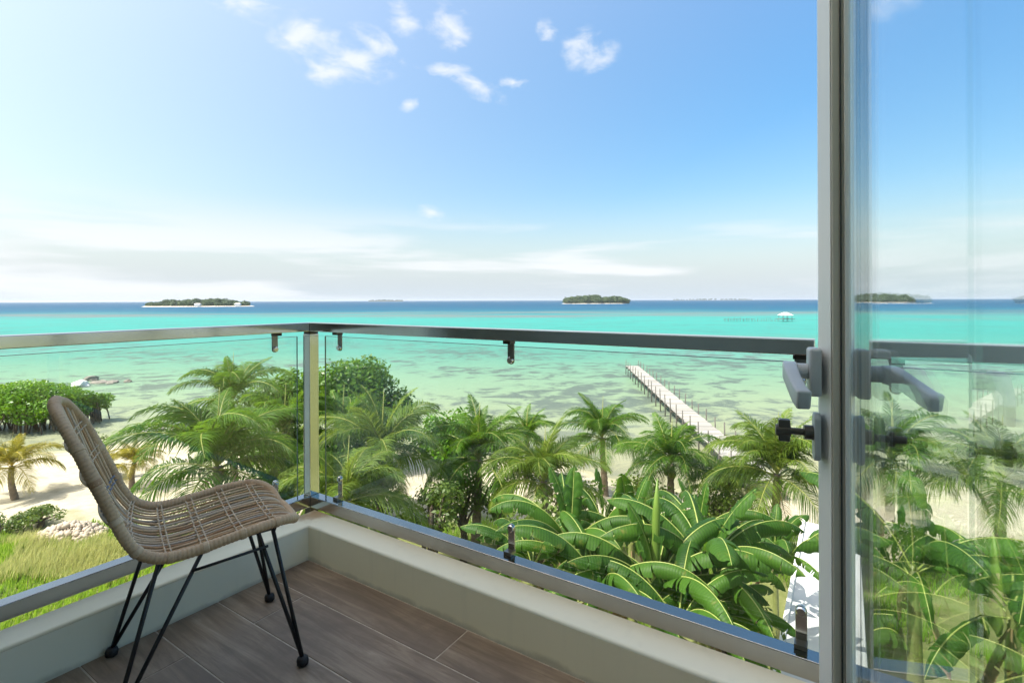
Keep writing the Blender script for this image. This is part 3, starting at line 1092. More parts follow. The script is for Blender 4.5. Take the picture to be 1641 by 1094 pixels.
# ------------------------------------------------------------------ jetty
def jetty():
    p0 = Vector((*at(1222, 772, 1.2), 0)); p1 = Vector((*at(1012, 587, 1.2), 0))
    dv = (p1 - p0); L = dv.length; dv.normalize()
    rz = math.atan2(dv.y, dv.x)
    j = thing('jetty', 'long weathered timber jetty with thin side posts running out over the lagoon', 'jetty', (p0.x, p0.y, 0), rz)
    W, n = 1.8, int(L / .34)
    bm_ = MB(); bm_.box(-.158, .158, -W / 2, W / 2, -.045, 0)
    me_ = bm_.mesh('board', M['deck'])
    for i in range(n):
        o = link('board', me_, j, (i * .34 + .17, random.uniform(-.05, .05), 1.25 + random.uniform(-.012, .012)), (random.uniform(-.006, .006), 0, random.uniform(-.012, .012)))
    for s in (-1, 1):
        x = MB(); x.box(0, n * .34, s * .72 - .06, s * .72 + .06, 1.03, 1.19); x.build('beam', M['post_wood'], j)
    pm_ = MB(); pm_.tube([(0, 0, -.9), (.0, 0, 1.0), (.02, .01, 2.15)], [.06, .055, .042], 7)
    mp = pm_.mesh('post', M['post_wood'], smooth=True)
    for i in range(int(L / 2.3) + 1):
        for s in (-1, 1):
            link('post', mp, j, (i * 2.3 + random.uniform(-.1, .1), s * (W / 2 + .02), random.uniform(-.12, .08)), (random.uniform(-.03, .03), random.uniform(-.03, .03), random.uniform(0, 6)))
    cm_ = MB(); cm_.box(-.05, .05, -W / 2 - .05, W / 2 + .05, .86, 1.02)
    mc = cm_.mesh('crossbeam', M['post_wood'])
    for i in range(int(L / 2.3) + 1):
        link('crossbeam', mc, j, (i * 2.3, 0, 0))


jetty()


# ------------------------------------------------------------------ pavilion on stilts far out
def pavilion():
    p = at(1258, 516.5, 0)
    t_ = thing('stilt_pavilion', 'small open pavilion with pale roof standing on stilts in the lagoon', 'pavilion', (p[0], p[1], 0), R(8))
    x = MB(); x.box(-3.2, 3.2, -2.6, 2.6, 1.2, 1.4); x.build('platform', M['post_wood'], t_)
    x = MB()
    x.add([(-2.7, -2.4, 3.1), (2.7, -2.4, 3.1), (2.7, 2.4, 3.1), (-2.7, 2.4, 3.1), (-1.0, 0, 4.5), (1.0, 0, 4.5)],
          [(0, 1, 5, 4), (1, 2, 5), (2, 3, 4, 5), (3, 0, 4), (3, 2, 1, 0)])
    x.build('roof', M['thatch'], t_)
    for sx in (-2.6, 0, 2.6):
        for sy in (-2.2, 2.2):
            x = MB(); x.tube([(sx * .85, sy * .85, -1), (sx * .85, sy * .85, 3.2)], .09, 6); x.build('post', M['post_wood'], t_)
    w0 = thing('stilt_walkway', 'broken row of stilts leading to the pavilion in the lagoon', 'walkway', (p[0] - 3.4, p[1], 0), R(180 - 2))
    x = MB(); x.box(12, 27, -.5, .5, 1.15, 1.25); x.build('deck', M['post_wood'], w0)
    pmm = MB(); pmm.tube([(0, 0, -1), (0, 0, 1.8)], .06, 6); mp = pmm.mesh('post', M['post_wood'])
    for i in range(19):
        for s in (-.6, .6):
            link('post', mp, w0, (i * 1.45 + random.uniform(-.3, .3), s, random.uniform(-.8, .25)))


pavilion()


# ------------------------------------------------------------------ leaf clouds
def leaf_quads(C, Nn, size, aspect=.55, jit=.7):
    """C (n,3) centres, Nn (n,3) normals -> rhombic leaf faces"""
    n = len(C)
    Nn = Nn + rng.normal(0, jit, (n, 3)); Nn /= np.linalg.norm(Nn, axis=1, keepdims=True) + 1e-9
    r = rng.normal(0, 1, (n, 3))
    U = np.cross(Nn, r); U /= np.linalg.norm(U, axis=1, keepdims=True) + 1e-9
    W = np.cross(Nn, U)
    s = (size * rng.uniform(.65, 1.35, n))[:, None]
    V_ = np.stack([C - U * s, C + W * s * aspect - U * s * .1, C + U * s, C - W * s * aspect - U * s * .1], axis=1).reshape(-1, 3)
    return V_, np.arange(4 * n).reshape(-1, 4)


def crown_mesh(name, clumps, n_per_m2, size, mat, aspect=.55, inner=.25):
    Cs, Ns = [], []
    for (cx, cy, cz, rx, ry, rz) in clumps:
        area = 4 * math.pi * ((rx * ry) ** 1.6 / 3 + (rx * rz) ** 1.6 / 3 + (ry * rz) ** 1.6 / 3) ** (1 / 1.6)
        n = int(area * n_per_m2)
        d = rng.normal(0, 1, (n, 3)); d /= np.linalg.norm(d, axis=1, keepdims=True)
        rad = 1 - rng.random(n) ** 2 * inner * 2
        bumpy = 1 + .13 * np.sin(d[:, 0] * 7 + cx * 3) * np.sin(d[:, 1] * 8 + cy) + .10 * np.sin(d[:, 2] * 9 + d[:, 0] * 5 + cz)
        q = d * (rad * bumpy)[:, None] * np.array([rx, ry, rz])
        Cs.append(q + np.array([cx, cy, cz])); Ns.append(d * np.array([1, 1, 1]) + np.array([0, 0, .5]))
    V_, F_ = leaf_quads(np.concatenate(Cs), np.concatenate(Ns), size, aspect)
    return np_mesh(name, V_, F_, mat)


def tree(name, label, cat, px, py, Y, rx, rz, mat, nclump=14, size=.11, dens=38, group=None, trunkmat='dark_bark', flat=1.0, seed=0, wide=1.0):
    """px, py: where the middle of the crown stands in the view at distance Y"""
    rs = random.Random(seed)
    X, _, Z = atY(px, py, Y)
    gz = ground_z(X, Y)
    t_ = thing(name, label, cat, (X, Y, gz), 0, group)
    h = Z - gz
    cl = []
    for i in range(nclump):
        an = rs.uniform(0, 2 * math.pi); rr_ = math.sqrt(rs.random())
        zz = rs.uniform(-.75, .8)
        k = math.sqrt(max(0, 1 - zz * zz * .8))
        r_ = rs.uniform(.32, .5)
        cl.append((math.cos(an) * rr_ * k * rx * .78, math.sin(an) * rr_ * k * rx * .78 * wide, h + zz * rz * .72, r_ * rx, r_ * rx * wide, r_ * rz * flat * 1.1))
    link('crown', crown_mesh('crown', cl, dens, size, mat), t_)
    x_ = MB()
    x_.tube([(0, 0, -.2), (.05, .03, h * .35), (-.05, .02, h * .7), (0, 0, h)], [.16, .13, .1, .05], 7)
    for c in cl[:9]:
        x_.tube([(0, 0, h * .45), (c[0] * .45, c[1] * .45, (h * .5 + c[2]) / 2), (c[0], c[1], c[2])], [.07, .05, .015], 5)
    x_.build('trunk', M[trunkmat], t_, smooth=True)
    return t_


# ------------------------------------------------------------------ palms
def frond_mesh(name, L, th0, k, ll_, nleaf, mats, seed, droop=.5, fwd=.75, wl=.045, curl=0.0):
    """rib along +x rising at th0 and bending down by k; leaflets hang off both sides"""
    rs = random.Random(seed)
    N = 22
    P = [Vector((0, 0, 0))]
    yaw = 0
    for i in range(N):
        s = (i + .5) / N
        th = th0 - k * s ** 1.4
        yaw = curl * s
        P.append(P[-1] + Vector((math.cos(th) * math.cos(yaw), math.cos(th) * math.sin(yaw), math.sin(th))) * (L / N))
    V_, F_, mi = [], [], []

    def ribpt(s):
        u = s * N; i = min(int(u), N - 1); f = u - i
        return P[i].lerp(P[i + 1], f), (P[i + 1] - P[i]).normalized()

    # rib: three-sided
    for i in range(N + 1):
        s = i / N
        p, t_ = ribpt(min(s, .9999))
        sd = Vector((-t_.y, t_.x, 0)).normalized()
        up = sd.cross(t_) * -1
        up = t_.cross(sd)
        r_ = .030 * (1 - s) ** .8 + .005
        if s < .08: r_ *= 1.6
        V_ += [p + sd * r_, p + up * r_ * .8, p - sd * r_, p - up * r_ * .7]
        if i:
            o = (i - 1) * 4
            for q in range(4):
                l = (q + 1) % 4
                F_.append((o + q, o + l, o + 4 + l, o + 4 + q)); mi.append(1)
    for side_ in (-1, 1):
        for q in range(nleaf):
            s = .13 + .87 * (q + rs.uniform(-.3, .3) + .5) / nleaf
            s = min(max(s, .1), .995)
            p, t_ = ribpt(s)
            sd = Vector((-t_.y, t_.x, 0)).normalized() * side_
            up = t_.cross(sd * side_)
            if up.z < 0 and abs(t_.z) < .98: up = -up
            l_ = ll_ * (math.sin(math.pi * (.16 + .80 * s ** .85)) ** .8) * rs.uniform(.82, 1.1)
            f_ = fwd + .9 * s * s + rs.uniform(-.10, .10)
            d = (sd * 1.0 + t_ * f_ + up * rs.uniform(.05, .38)).normalized()
            g = Vector((0, 0, -1)) * droop * rs.uniform(.7, 1.5)
            w_ = wl * (1 - .35 * s) * rs.uniform(.8, 1.15)
            wd = t_ * .85 + up * .35 * rs.uniform(-1, 1)
            q0 = p
            q1 = p + d * l_ * .38 + g * l_ * .05
            q2 = p + d * l_ * .72 + g * l_ * .26
            q3 = p + d * l_ * .95 + g * l_ * .62
            o = len(V_)
            V_ += [q0 - wd * w_ * .25, q0 + wd * w_ * .25, q1 - wd * w_ * .5, q1 + wd * w_ * .5, q2 - wd * w_ * .42, q2 + wd * w_ * .42, q3, q3 + wd * .004]
            for a in (0, 2, 4):
                F_.append((o + a, o + a + 1, o + a + 3, o + a + 2)); mi.append(0)
    return np_mesh(name, [tuple(v) for v in V_], F_, mats, mi, smooth=False)


def frond_set(prefix, mats, seed):
    """upright, arching and hanging fronds of unit-like size (about 3 m)"""
    return {'up': [frond_mesh('frond', 2.6, R(76), R(48), .70, 66, mats, seed + i, .35, 1.0, wl=.056, curl=.25 * (i - .5)) for i in range(2)],
            'mid': [frond_mesh('frond', 3.0, R(50 + 9 * i), R(92 + 8 * i), .88, 78, mats, seed + 10 + i, .6, .75, wl=.056, curl=.4 * (i - 1)) for i in range(4)],
            'low': [frond_mesh('frond', 3.0, R(18), R(98), .84, 74, mats, seed + 20 + i, .95, .6, wl=.056, curl=.3 * (i - .5)) for i in range(2)]}


FR = {'green': frond_set('g', [M['frond'], M['rib']], 100),
      'light': frond_set('l', [M['frond_light'], M['rib']], 200),
      'yellow': frond_set('y', [M['frond_yellow'], M['rib_yellow']], 300)}
DRY = [frond_mesh('dry_frond', 2.4, R(-25), R(55), .5, 40, [M['dry_frond'], M['dry_frond']], 400 + i, .9, .6) for i in range(2)]
cb = bmesh.new(); bmesh.ops.create_icosphere(cb, subdivisions=2, radius=1)
COCO = bpy.data.meshes.new('coconut'); cb.to_mesh(COCO); cb.free()
COCO.materials.append(simple('coconut_husk', (0.20, 0.19, 0.05), .6, var=.4))


def palm(label, px, py, Y, size, kind='green', n=(3, 9, 6), seed=0, base=None, trunk_r=.15, dry=2, lean=0.0, spear=True, group='coconut palms in front of the balcony'):
    """px, py: heart of the crown in the view at distance Y; size 1 = fronds of about 3 m"""
    rs = random.Random(seed)
    X, _, Z = atY(px, py, Y)
    bx = X + lean
    gz = ground_z(bx, Y)
    t_ = thing('palm_tree', label, 'palm tree', (bx, Y, gz), 0, group)
    h = Z - gz
    x_ = MB()
    pts, rad = [], []
    for i in range(26):
        s = i / 25
        pts.append((-lean * (s ** 1.5) + .08 * math.sin(s * 3 + seed), .06 * math.sin(s * 4 + seed), -.25 + (h + .2) * s))
        rad.append(trunk_r * (1.35 - .55 * s if s > .1 else 1.7 - 4 * s) * (1.06 if i % 2 else .95))
    x_.tube(pts, rad, 9)
    x_.build('trunk', M['bark'], t_, smooth=True)
    top = Vector((-lean + .08 * math.sin(3 + seed), .06 * math.sin(4 + seed), h - .08))
    fs = FR[kind]
    ga = rs.uniform(0, 6.28)
    k = 0
    for lv, cnt, dz in (('up', n[0], .22), ('mid', n[1] + 5, .08), ('low', n[2] + 1, -.06)):
        for i in range(cnt):
            ga += 2.39996
            me_ = rs.choice(fs[lv])
            sc = size * rs.uniform(.85, 1.12) * (.92 if lv == 'up' else 1)
            link('frond', me_, t_, top + Vector((0, 0, dz * size)), (rs.uniform(-.25, .25), rs.uniform(-.16, .2), ga + rs.uniform(-.25, .25)), (sc, sc, sc))
    for i in range(dry):
        sc = size * rs.uniform(.6, .85)
        link('dry_frond', rs.choice(DRY), t_, top + Vector((0, 0, -.15)), (rs.uniform(-.3, .3), rs.uniform(-.2, .2), rs.uniform(0, 6.28)), (sc, sc, sc))
    if kind != 'yellow' and seed % 2:
        for i in range(5):
            an = rs.uniform(0, 6.28)
            link('coconut', COCO, t_, top + Vector((math.cos(an) * .2, math.sin(an) * .2, -.22 - rs.uniform(0, .16))), (0, 0, an), (.12, .12, .15))
    if spear:
        s_ = MB(); s_.tube([(0, 0, 0), (.02, 0, 1.2 * size), (.06, .02, 2.3 * size)], [.045, .03, .006], 6)
        o_ = s_.build('spear_leaf', M['rib'], t_, smooth=True, loc=top)
    return t_


palm('largest coconut palm, nearest on the left, its crown just above the chair seat', 352, 742, 15.5, 1.05, 'green', (3, 10, 7), 1)
palm('coconut palm with a thin upright spear behind the largest palm on the left', 374, 640, 24.5, 1.05, 'green', (3, 9, 6), 2)
palm('coconut palm filling the gap just left of the railing corner post', 455, 690, 22, .95, 'green', (2, 8, 7), 3)
palm('pale coconut palm just right of the corner post in front of the leafy tree', 608, 728, 17.5, 1.0, 'light', (4, 10, 7), 4)
palm('coconut palm between the leafy tree and the middle of the railing with a dark trunk', 762, 735, 19.5, .98, 'green', (4, 10, 7), 5)
palm('small distant coconut palm peeping up right of the middle railing clip', 842, 702, 29, .82, 'green', (3, 8, 5), 6)
palm('pale thin coconut palm rising behind the left end of the banana leaves', 872, 768, 17.5, .85, 'light', (4, 8, 5), 7)
palm('coconut palm with bare trunk on the sand left of the jetty', 966, 700, 27, .98, 'green', (3, 10, 6), 8)
palm('coconut palm whose crown overlaps the near part of the jetty', 1076, 742, 21, .84, 'green', (4, 10, 7), 9)
palm('pale coconut palm right of the jetty beside the white flat roof', 1244, 760, 18.5, 1.0, 'light', (4, 11, 7), 10)
palm('coconut palm seen through the door glass beside the door frame', 1425, 735, 19, 1.0, 'green', (3, 9, 7), 11)
palm('coconut palm seen through the door glass at the far right', 1600, 770, 17, .95, 'light', (3, 9, 7), 12)
palm('coconut palm between the jetty root and the pale right-hand palm, lowest crown', 1165, 790, 22, .8, 'light', (2, 8, 6), 13)
palm('low coconut palm in front of the pale palm, its fronds against the right-hand glass', 560, 795, 14.5, .8, 'light', (2, 7, 6), 14)
palm('young yellow palm on the sand at the left edge', 20, 742, 26, .76, 'yellow', (4, 9, 4), 21, trunk_r=.13, dry=0, group='young yellow palms on the beach')
palm('young yellow-green palm on the sand in front of the big left palm', 213, 738, 27.5, .58, 'yellow', (4, 8, 4), 22, trunk_r=.13, dry=0, group='young yellow palms on the beach')
palm('smallest yellow palm, half hidden behind the chair back', 168, 742, 29, .46, 'yellow', (3, 7, 4), 23, trunk_r=.1, dry=0, group='young yellow palms on the beach')


# ------------------------------------------------------------------ banana plants
def banana_leaf(name, L, W, th0, k, seed, fold=.25, torn=.35, roll=0.0, mats=None):
    rs = random.Random(seed)
    N = 30
    P = [Vector((0, 0, 0))]
    T = []
    for i in range(N):
        s = (i + .5) / N
        th = th0 - k * s ** 1.5
        d = Vector((math.cos(th), 0, math.sin(th)))
        T.append(d)
        P.append(P[-1] + d * (L / N))
    V_, F_, mi = [], [], []
    pet = .13                               # petiole share
    for i in range(N + 1):                  # rib
        t_ = T[min(i, N - 1)]
        up = Vector((-t_.z, 0, t_.x)); sd = Vector((0, 1, 0))
        r_ = .020 * (1 - i / N) ** .7 + .004
        V_ += [P[i] + sd * r_, P[i] + up * r_ * .6, P[i] - sd * r_, P[i] - up * r_ * .9]
        if i:
            o = (i - 1) * 4
            for q in range(4):
                l = (q + 1) % 4
                F_.append((o + q, o + l, o + 4 + l, o + 4 + q)); mi.append(1)

    def width(s):
        u = (s - pet) / (1 - pet)
        if u <= 0: return 0
        return W * .5 * (min(1, u / .16) ** .6) * (1 - max(0, (u - .62) / .38) ** 2.4) ** .75

    CN = 4
    for side_ in (-1, 1):
        i0 = int(pet * N)
        seg_start = i0
        cut = []
        i = i0
        while i < N:
            j = min(N, i + (rs.randint(1, 4) if rs.random() < torn else rs.randint(4, 10)))
            cut.append((i, j)); i = j
        for (a, b_) in cut:
            ang = fold + rs.uniform(-.18, .14) - roll
            dr_ = rs.uniform(.3, .9)
            rowsv = []
            for i in range(a, b_ + 1):
                s = i / N
                t_ = T[min(i, N - 1)]
                up = Vector((-t_.z, 0, t_.x))
                wd = width(s)
                gap = 0.0
                if i == a and a != i0: gap = .018
                if i == b_ and b_ != N: gap = -.018
                row = []
                for c in range(CN + 1):
                    f = c / CN
                    an = ang - dr_ * f * f * 1.0
                    wob = .012 * math.sin(i * 1.9 + side_ + c) * f
                    p = P[i] + Vector((0, side_, 0)) * (wd * f * math.cos(an)) + up * (wd * f * math.sin(an) + wob) + t_ * (wd * f * .22 + gap * f * 1.3)
                    row.append(len(V_)); V_.append(p)
                rowsv.append(row)
            for r0, r1 in zip(rowsv[:-1], rowsv[1:]):
                for c in range(CN):
                    F_.append((r0[c], r0[c + 1], r1[c + 1], r1[c])); mi.append(0)
    return np_mesh(name, [tuple(v) for v in V_], F_, mats or [M['banana'], M['banana_rib']], mi, smooth=True)


BLV = {'up': [banana_leaf('leaf', 1.75, .44, R(84), R(14), 1, .5, .15), banana_leaf('leaf', 1.9, .46, R(78), R(30), 2, .35, .25)],
       'mid': [banana_leaf('leaf', 2.5, .56, R(60), R(84), 3, -.15, .3), banana_leaf('leaf', 2.6, .58, R(54), R(98), 4, -.4, .45), banana_leaf('leaf', 2.4, .54, R(66), R(112), 5, -.3, .6),
               banana_leaf('leaf', 2.3, .54, R(48), R(76), 9, -.5, .5)],
       'low': [banana_leaf('leaf', 2.4, .56, R(38), R(96), 6, -.5, .6), banana_leaf('leaf', 2.3, .52, R(28), R(84), 7, -.35, .45), banana_leaf('leaf', 2.1, .5, R(44), R(120), 8, -.6, .8)]}


BDEAD = [banana_leaf('dead_leaf', 1.9, .42, R(-20), R(62), 50 + i, -.9, .8, .3, [M['dry_frond'], M['dry_frond']]) for i in range(2)]


def banana(label, px, py, Y, size, n, seed, extra=(), rolled=False, group='banana plants below the balcony'):
    """px, py: throat of the plant (where the leaves leave the stem) at distance Y; extra = hand-set leaves (level, variant, bearing in degrees, tilt)"""
    rs = random.Random(seed)
    X, _, Z = atY(px, py, Y)
    gz = ground_z(X, Y)
    t_ = thing('banana_plant', label, 'banana plant', (X, Y, gz), 0, group)
    h = Z - gz
    x_ = MB()
    x_.tube([(0, 0, -.2), (.03, 0, h * .5), (0, 0, h), (0, 0, h + .25 * size)], [.17 * size, .13 * size, .09 * size, .05 * size], 10)
    x_.build('stem', M['banana_stem'], t_, smooth=True)
    ga = rs.uniform(0, 6.28)
    for lv, cnt, dz in (('up', n[0], .2), ('mid', n[1], .1), ('low', n[2], -.05)):
        for i in range(cnt):
            ga += 2.39996
            sc = size * rs.uniform(.86, 1.1)
            link('leaf', rs.choice(BLV[lv]), t_, (0, 0, h + dz * size), (rs.uniform(-.2, .2), rs.uniform(-.14, .14), ga + rs.uniform(-.3, .3)), (sc, sc, sc))
    for lv, vi, az_, tilt in extra:
        link('leaf', BLV[lv][vi], t_, (0, 0, h + .12 * size), (rs.uniform(-.1, .1), R(-tilt), R(90 - az_)), (size, size, size))
    for i in range(2):
        sc = size * rs.uniform(.75, .95)
        link('dead_leaf', rs.choice(BDEAD), t_, (0, 0, h - .12 * size), (rs.uniform(-.2, .2), rs.uniform(-.1, .25), rs.uniform(0, 6.28)), (sc, sc, sc))
    if rolled:
        x_ = MB(); x_.tube([(0, 0, 0), (.0, .01, .7), (.03, .02, 1.5), (.05, .02, 2.1)], [.05, .085, .07, .01], 9)
        x_.build('rolled_leaf', M['banana_rolled'], t_, smooth=True, loc=(0, 0, h))


M['banana_rolled'] = leaf_mat('banana_leaf_young', (0.14, 0.24, 0.04), (0.22, 0.34, 0.06), (0.35, 0.52, 0.08), 0.4, 0.25)
banana('tallest banana plant with a pale rolled-up new leaf, in the middle of the clump', 1048, 955, 9.2, .95, (1, 5, 5), 31,
       [('mid', 1, -75, 0), ('mid', 0, 70, 0), ('low', 0, -100, 0), ('low', 1, 95, 0)], rolled=True)
banana('banana plant with one upright flag-like leaf at the left of the clump', 912, 885, 10.6, .92, (1, 5, 4), 32, [('up', 0, 5, 0), ('mid', 2, -85, 0)])
banana('banana plant at the right of the clump reaching over the white roof', 1128, 925, 9.6, .95, (1, 6, 4), 33, [('mid', 1, 80, 0), ('low', 1, 75, 5), ('mid', 0, -60, 0)])
banana('small banana plant beside the edge of the white roof', 1240, 890, 11.4, .55, (1, 4, 3), 34, [('up', 1, 40, 0)])
banana('leftmost banana plant, low leaves spreading against the glass', 852, 918, 10.8, .78, (0, 5, 4), 35, [('mid', 0, -80, 0)])
banana('banana plant at the back of the clump below the jetty palm', 1010, 872, 12.2, .85, (2, 5, 3), 36)
banana('banana plant at the back right of the clump with two upright leaves', 1118, 868, 12.0, .8, (2, 5, 3), 37)
banana('nearest banana plant low against the bottom rail of the railing', 1085, 1010, 8.4, .8, (0, 4, 5), 38)
banana('banana plant low in the front left of the clump', 960, 950, 9.3, .85, (0, 5, 6), 41)
banana('banana plant low in the front right of the clump near the handrail', 1140, 985, 9.4, .72, (0, 5, 6), 42)
banana('banana plant with drooping leaves between the two upright-leaved plants at the back', 965, 850, 13.2, .78, (1, 5, 5), 43)
banana('banana plant seen through the door glass with an upright leaf', 1462, 930, 9.0, 1.0, (1, 6, 4), 39, [('up', 0, 20, 0)])
banana('banana plant seen through the door glass at the right edge of the picture', 1620, 990, 8.4, 1.0, (1, 5, 5), 40)

# ------------------------------------------------------------------ leafy trees, mangroves, shrubs
TG = 'leafy trees by the shore'
tree('leafy_tree', 'dense green broadleaf tree behind the corner post', 'tree', 552, 632, 31, 3.0, 2.3, M['broad'], 26, .14, 22, TG, seed=1)
tree('leafy_tree', 'round broadleaf tree at the water right of the corner post', 'tree', 624, 662, 32, 1.9, 1.8, M['broad'], 18, .14, 22, TG, seed=2)
tree('leafy_tree', 'broadleaf tree between the spear-topped palm and the corner post', 'tree', 462, 640, 31, 2.0, 1.9, M['broad'], 16, .14, 22, TG, seed=3)
tree('leafy_tree', 'bright green bushy tree behind the palm in the middle of the railing', 'tree', 716, 716, 23, 1.75, 1.75, M['mangrove'], 18, .11, 30, TG, seed=4)
tree('leafy_tree', 'dark leafy tree in the shade behind the largest left palm', 'tree', 452, 735, 22, 1.9, 1.7, M['broad'], 14, .10, 36, TG, seed=5)
tree('leafy_tree', 'leafy tree low behind the pale palm right of the corner post', 'tree', 575, 742, 23, 2.0, 1.5, M['broad'], 16, .11, 30, TG, seed=15)
tree('leafy_tree', 'low leafy tree directly behind the foot of the corner post', 'tree', 505, 752, 21, 1.7, 1.4, M['broad'], 15, .10, 32, TG, seed=16)
palm('coconut palm just right of the corner post in front of the broadleaf trees', 545, 690, 23, .95, 'green', (3, 9, 6), 17)
SG = 'shrubs on the sand between the palms'
tree('shrub', 'low shrub under the pale palm beside the corner post', 'shrub', 560, 790, 16.5, 1.6, 1.0, M['shrub'], 12, .07, 60, SG, seed=6)
tree('shrub', 'bright low shrub left of the banana leaves behind the bottom rail', 'shrub', 690, 812, 15.5, 1.1, .8, M['shrub'], 12, .07, 55, SG, seed=14)
tree('shrub', 'shrub between the largest left palm and the corner post', 'shrub', 452, 792, 17.5, 1.3, .9, M['shrub'], 12, .07, 55, SG, seed=17)
tree('shrub', 'shrub on the sand under the thin pale palm behind the banana leaves', 'shrub', 800, 795, 20, 1.2, .8, M['shrub'], 12, .07, 55, SG, seed=18)
tree('shrub', 'shrub on the sand left of the bare palm trunk near the jetty', 'shrub', 922, 800, 19.5, 1.3, .8, M['shrub'], 12, .07, 50, SG, seed=19)
tree('shrub', 'shrub on the sand right of the bare palm trunk near the jetty', 'shrub', 1028, 796, 20.5, 1.3, .8, M['shrub'], 12, .07, 50, SG, seed=20)
tree('shrub', 'shrub on the sand below the jetty root', 'shrub', 1150, 812, 20, 1.3, .8, M['shrub'], 12, .07, 50, SG, seed=25)
tree('shrub', 'low shrub at the foot of the middle palm', 'shrub', 740, 790, 19, 1.3, .9, M['shrub'], 12, .07, 60, SG, seed=7)
tree('shrub', 'low shrub between the two leftmost banana plants', 'shrub', 860, 850, 14, 1.3, .9, M['shrub'], 10, .07, 60, SG, seed=8)
tree('shrub', 'shrub under the largest palm behind the chair seat', 'shrub', 405, 790, 16, 1.4, .9, M['shrub'], 12, .07, 60, SG, seed=9)
tree('shrub', 'low green shrub on the sand left of the rubble heap', 'shrub', 62, 822, 22.2, 1.15, .42, M['shrub'], 10, .06, 80, SG, seed=10)
tree('shrub', 'green shrub at the left edge behind the turf', 'shrub', 0, 836, 21.6, .9, .4, M['shrub'], 10, .06, 80, SG, seed=11)
tree('shrub', 'thin shrub behind the chair back by the water', 'shrub', 148, 700, 37, .9, .9, M['shrub'], 8, .07, 26, SG, seed=12)
tree('shrub', 'shrub below the white roof at the foot of the banana plants', 'shrub', 1175, 990, 10.5, .8, .7, M['shrub'], 10, .06, 70, SG, seed=13)

MG = 'mangroves at the water on the left'
for lab, px, py, Y, rx, rz, wide, sd_ in [('wide mangrove with a flat bright crown at the left edge', 40, 642, 44, 3.9, 1.9, .8, 21),
                                          ('mangrove right behind the top of the chair back', 95, 640, 45, 2.7, 1.5, .8, 22),
                                          ('small round mangrove standing alone right of the chair top', 147, 640, 47, 1.6, 1.1, .9, 23),
                                          ('mangrove partly cut off by the left picture edge', -45, 640, 43, 3.4, 1.9, .8, 24)]:
    mg = tree('mangrove', lab, 'mangrove', px, py, Y, rx, rz, M['mangrove'], 18, .13, 34, MG, seed=sd_, wide=wide, flat=.8)
    rs = random.Random(sd_)
    for i in range(34):
        an = rs.uniform(0, 6.28); r_ = rs.uniform(.15, .95) * rx
        hh = mg.children[0].bound_box[0][2]
        x = MB(); x.tube([(math.cos(an) * r_, math.sin(an) * r_, -.3), (math.cos(an) * r_ * .8, math.sin(an) * r_ * .8, 1.2), (math.cos(an) * r_ * .5, math.sin(an) * r_ * .5, 2.6)], [.06, .06, .04], 5)
        x.build('root', M['dark_bark'], mg, smooth=True)


# ------------------------------------------------------------------ rocks, rubble
def rock_mesh(name, mat, seed, sub=2):
    bm_ = bmesh.new()
    bmesh.ops.create_icosphere(bm_, subdivisions=sub, radius=1)
    rs = random.Random(seed)
    o = Vector((rs.uniform(0, 50), rs.uniform(0, 50), 0))
    from mathutils import noise as mn
    for v in bm_.verts:
        v.co *= 1 + .45 * mn.noise(v.co * 1.3 + o) + .15 * mn.noise(v.co * 3.1 + o)
    me_ = bpy.data.meshes.new(name)
    bm_.to_mesh(me_); bm_.free()
    me_.materials.append(mat)
    return me_


RK = [rock_mesh('rock', M['rock'], i, 2) for i in range(4)]
RP = rock_mesh('rock', M['rock_pale'], 9, 3)
for (px, py, sx, sz, me_, lab) in [(128, 616, 1.3, .75, RP, 'large pale boulder at the water beyond the mangroves'),
                                   (146, 607, 1.0, .55, RK[0], 'dark rock just right of the pale boulder'),
                                   (160, 611, 1.3, .32, RK[1], 'flat brown rock in the row beyond the mangroves'),
                                   (178, 611, 1.1, .28, RK[2], 'low brown rock near the right end of the row'),
                                   (204, 609.5, .55, .3, RK[3], 'small dark rock alone in the water at the right end')]:
    p = at(px, py, 0)
    tag(link('rock', me_, None, (p[0], p[1], .05), (0, 0, px), (sx, sx * .7, sz)), lab, 'rock', 'rocks beyond the mangroves')
for i, (px, py, s) in enumerate([(168, 712, .5), (236, 690, .7), (252, 686, .5), (120, 705, .6)]):
    p = at(px, py, .05)
    labs = ['low shore rock behind the chair back', 'shore rock at the tip of the big palm fronds', 'smaller shore rock tucked under the palm fronds', 'shore rock just left of the chair back']
    tag(link('rock', RK[i % 4], None, (p[0], p[1], .05), (0, 0, i), (s * 1.5, s, s * .35)), labs[i], 'rock', 'rocks on the shoreline')

ctr = at(112, 848, 1.5)
Vr, Fr = [], []
stm = rock_mesh('stone', M['rubble'], 3, 1)
sv_ = np.array([v.co for v in stm.vertices]); sf_ = np.array([p.vertices for p in stm.polygons])
for i in range(620):
    an, rr_ = rng.uniform(0, 6.28), math.sqrt(rng.random())
    px_, py_ = math.cos(an) * rr_ * 1.35, math.sin(an) * rr_ * .9
    hz = .36 * (1 - rr_ ** 1.5)
    s = .045 + .15 * rng.random() ** 3
    q = rng.normal(0, 1, (3, 3)); q, _ = np.linalg.qr(q)
    k = sum(len(a) for a in Vr)
    X, Y = ctr[0] + px_, ctr[1] + py_
    Vr.append((sv_ * np.array([1, .8, .6]) * s) @ q.T + np.array([X, Y, ground_z(X, Y) + hz + .03])); Fr.append(sf_ + k)
tag(link('coral_rubble', np_mesh('coral_rubble', np.concatenate(Vr), np.concatenate(Fr), M['rubble'])), 'heap of pale coral rubble stones beside the turf', 'rubble', kind='stuff')
bpy.data.meshes.remove(stm)


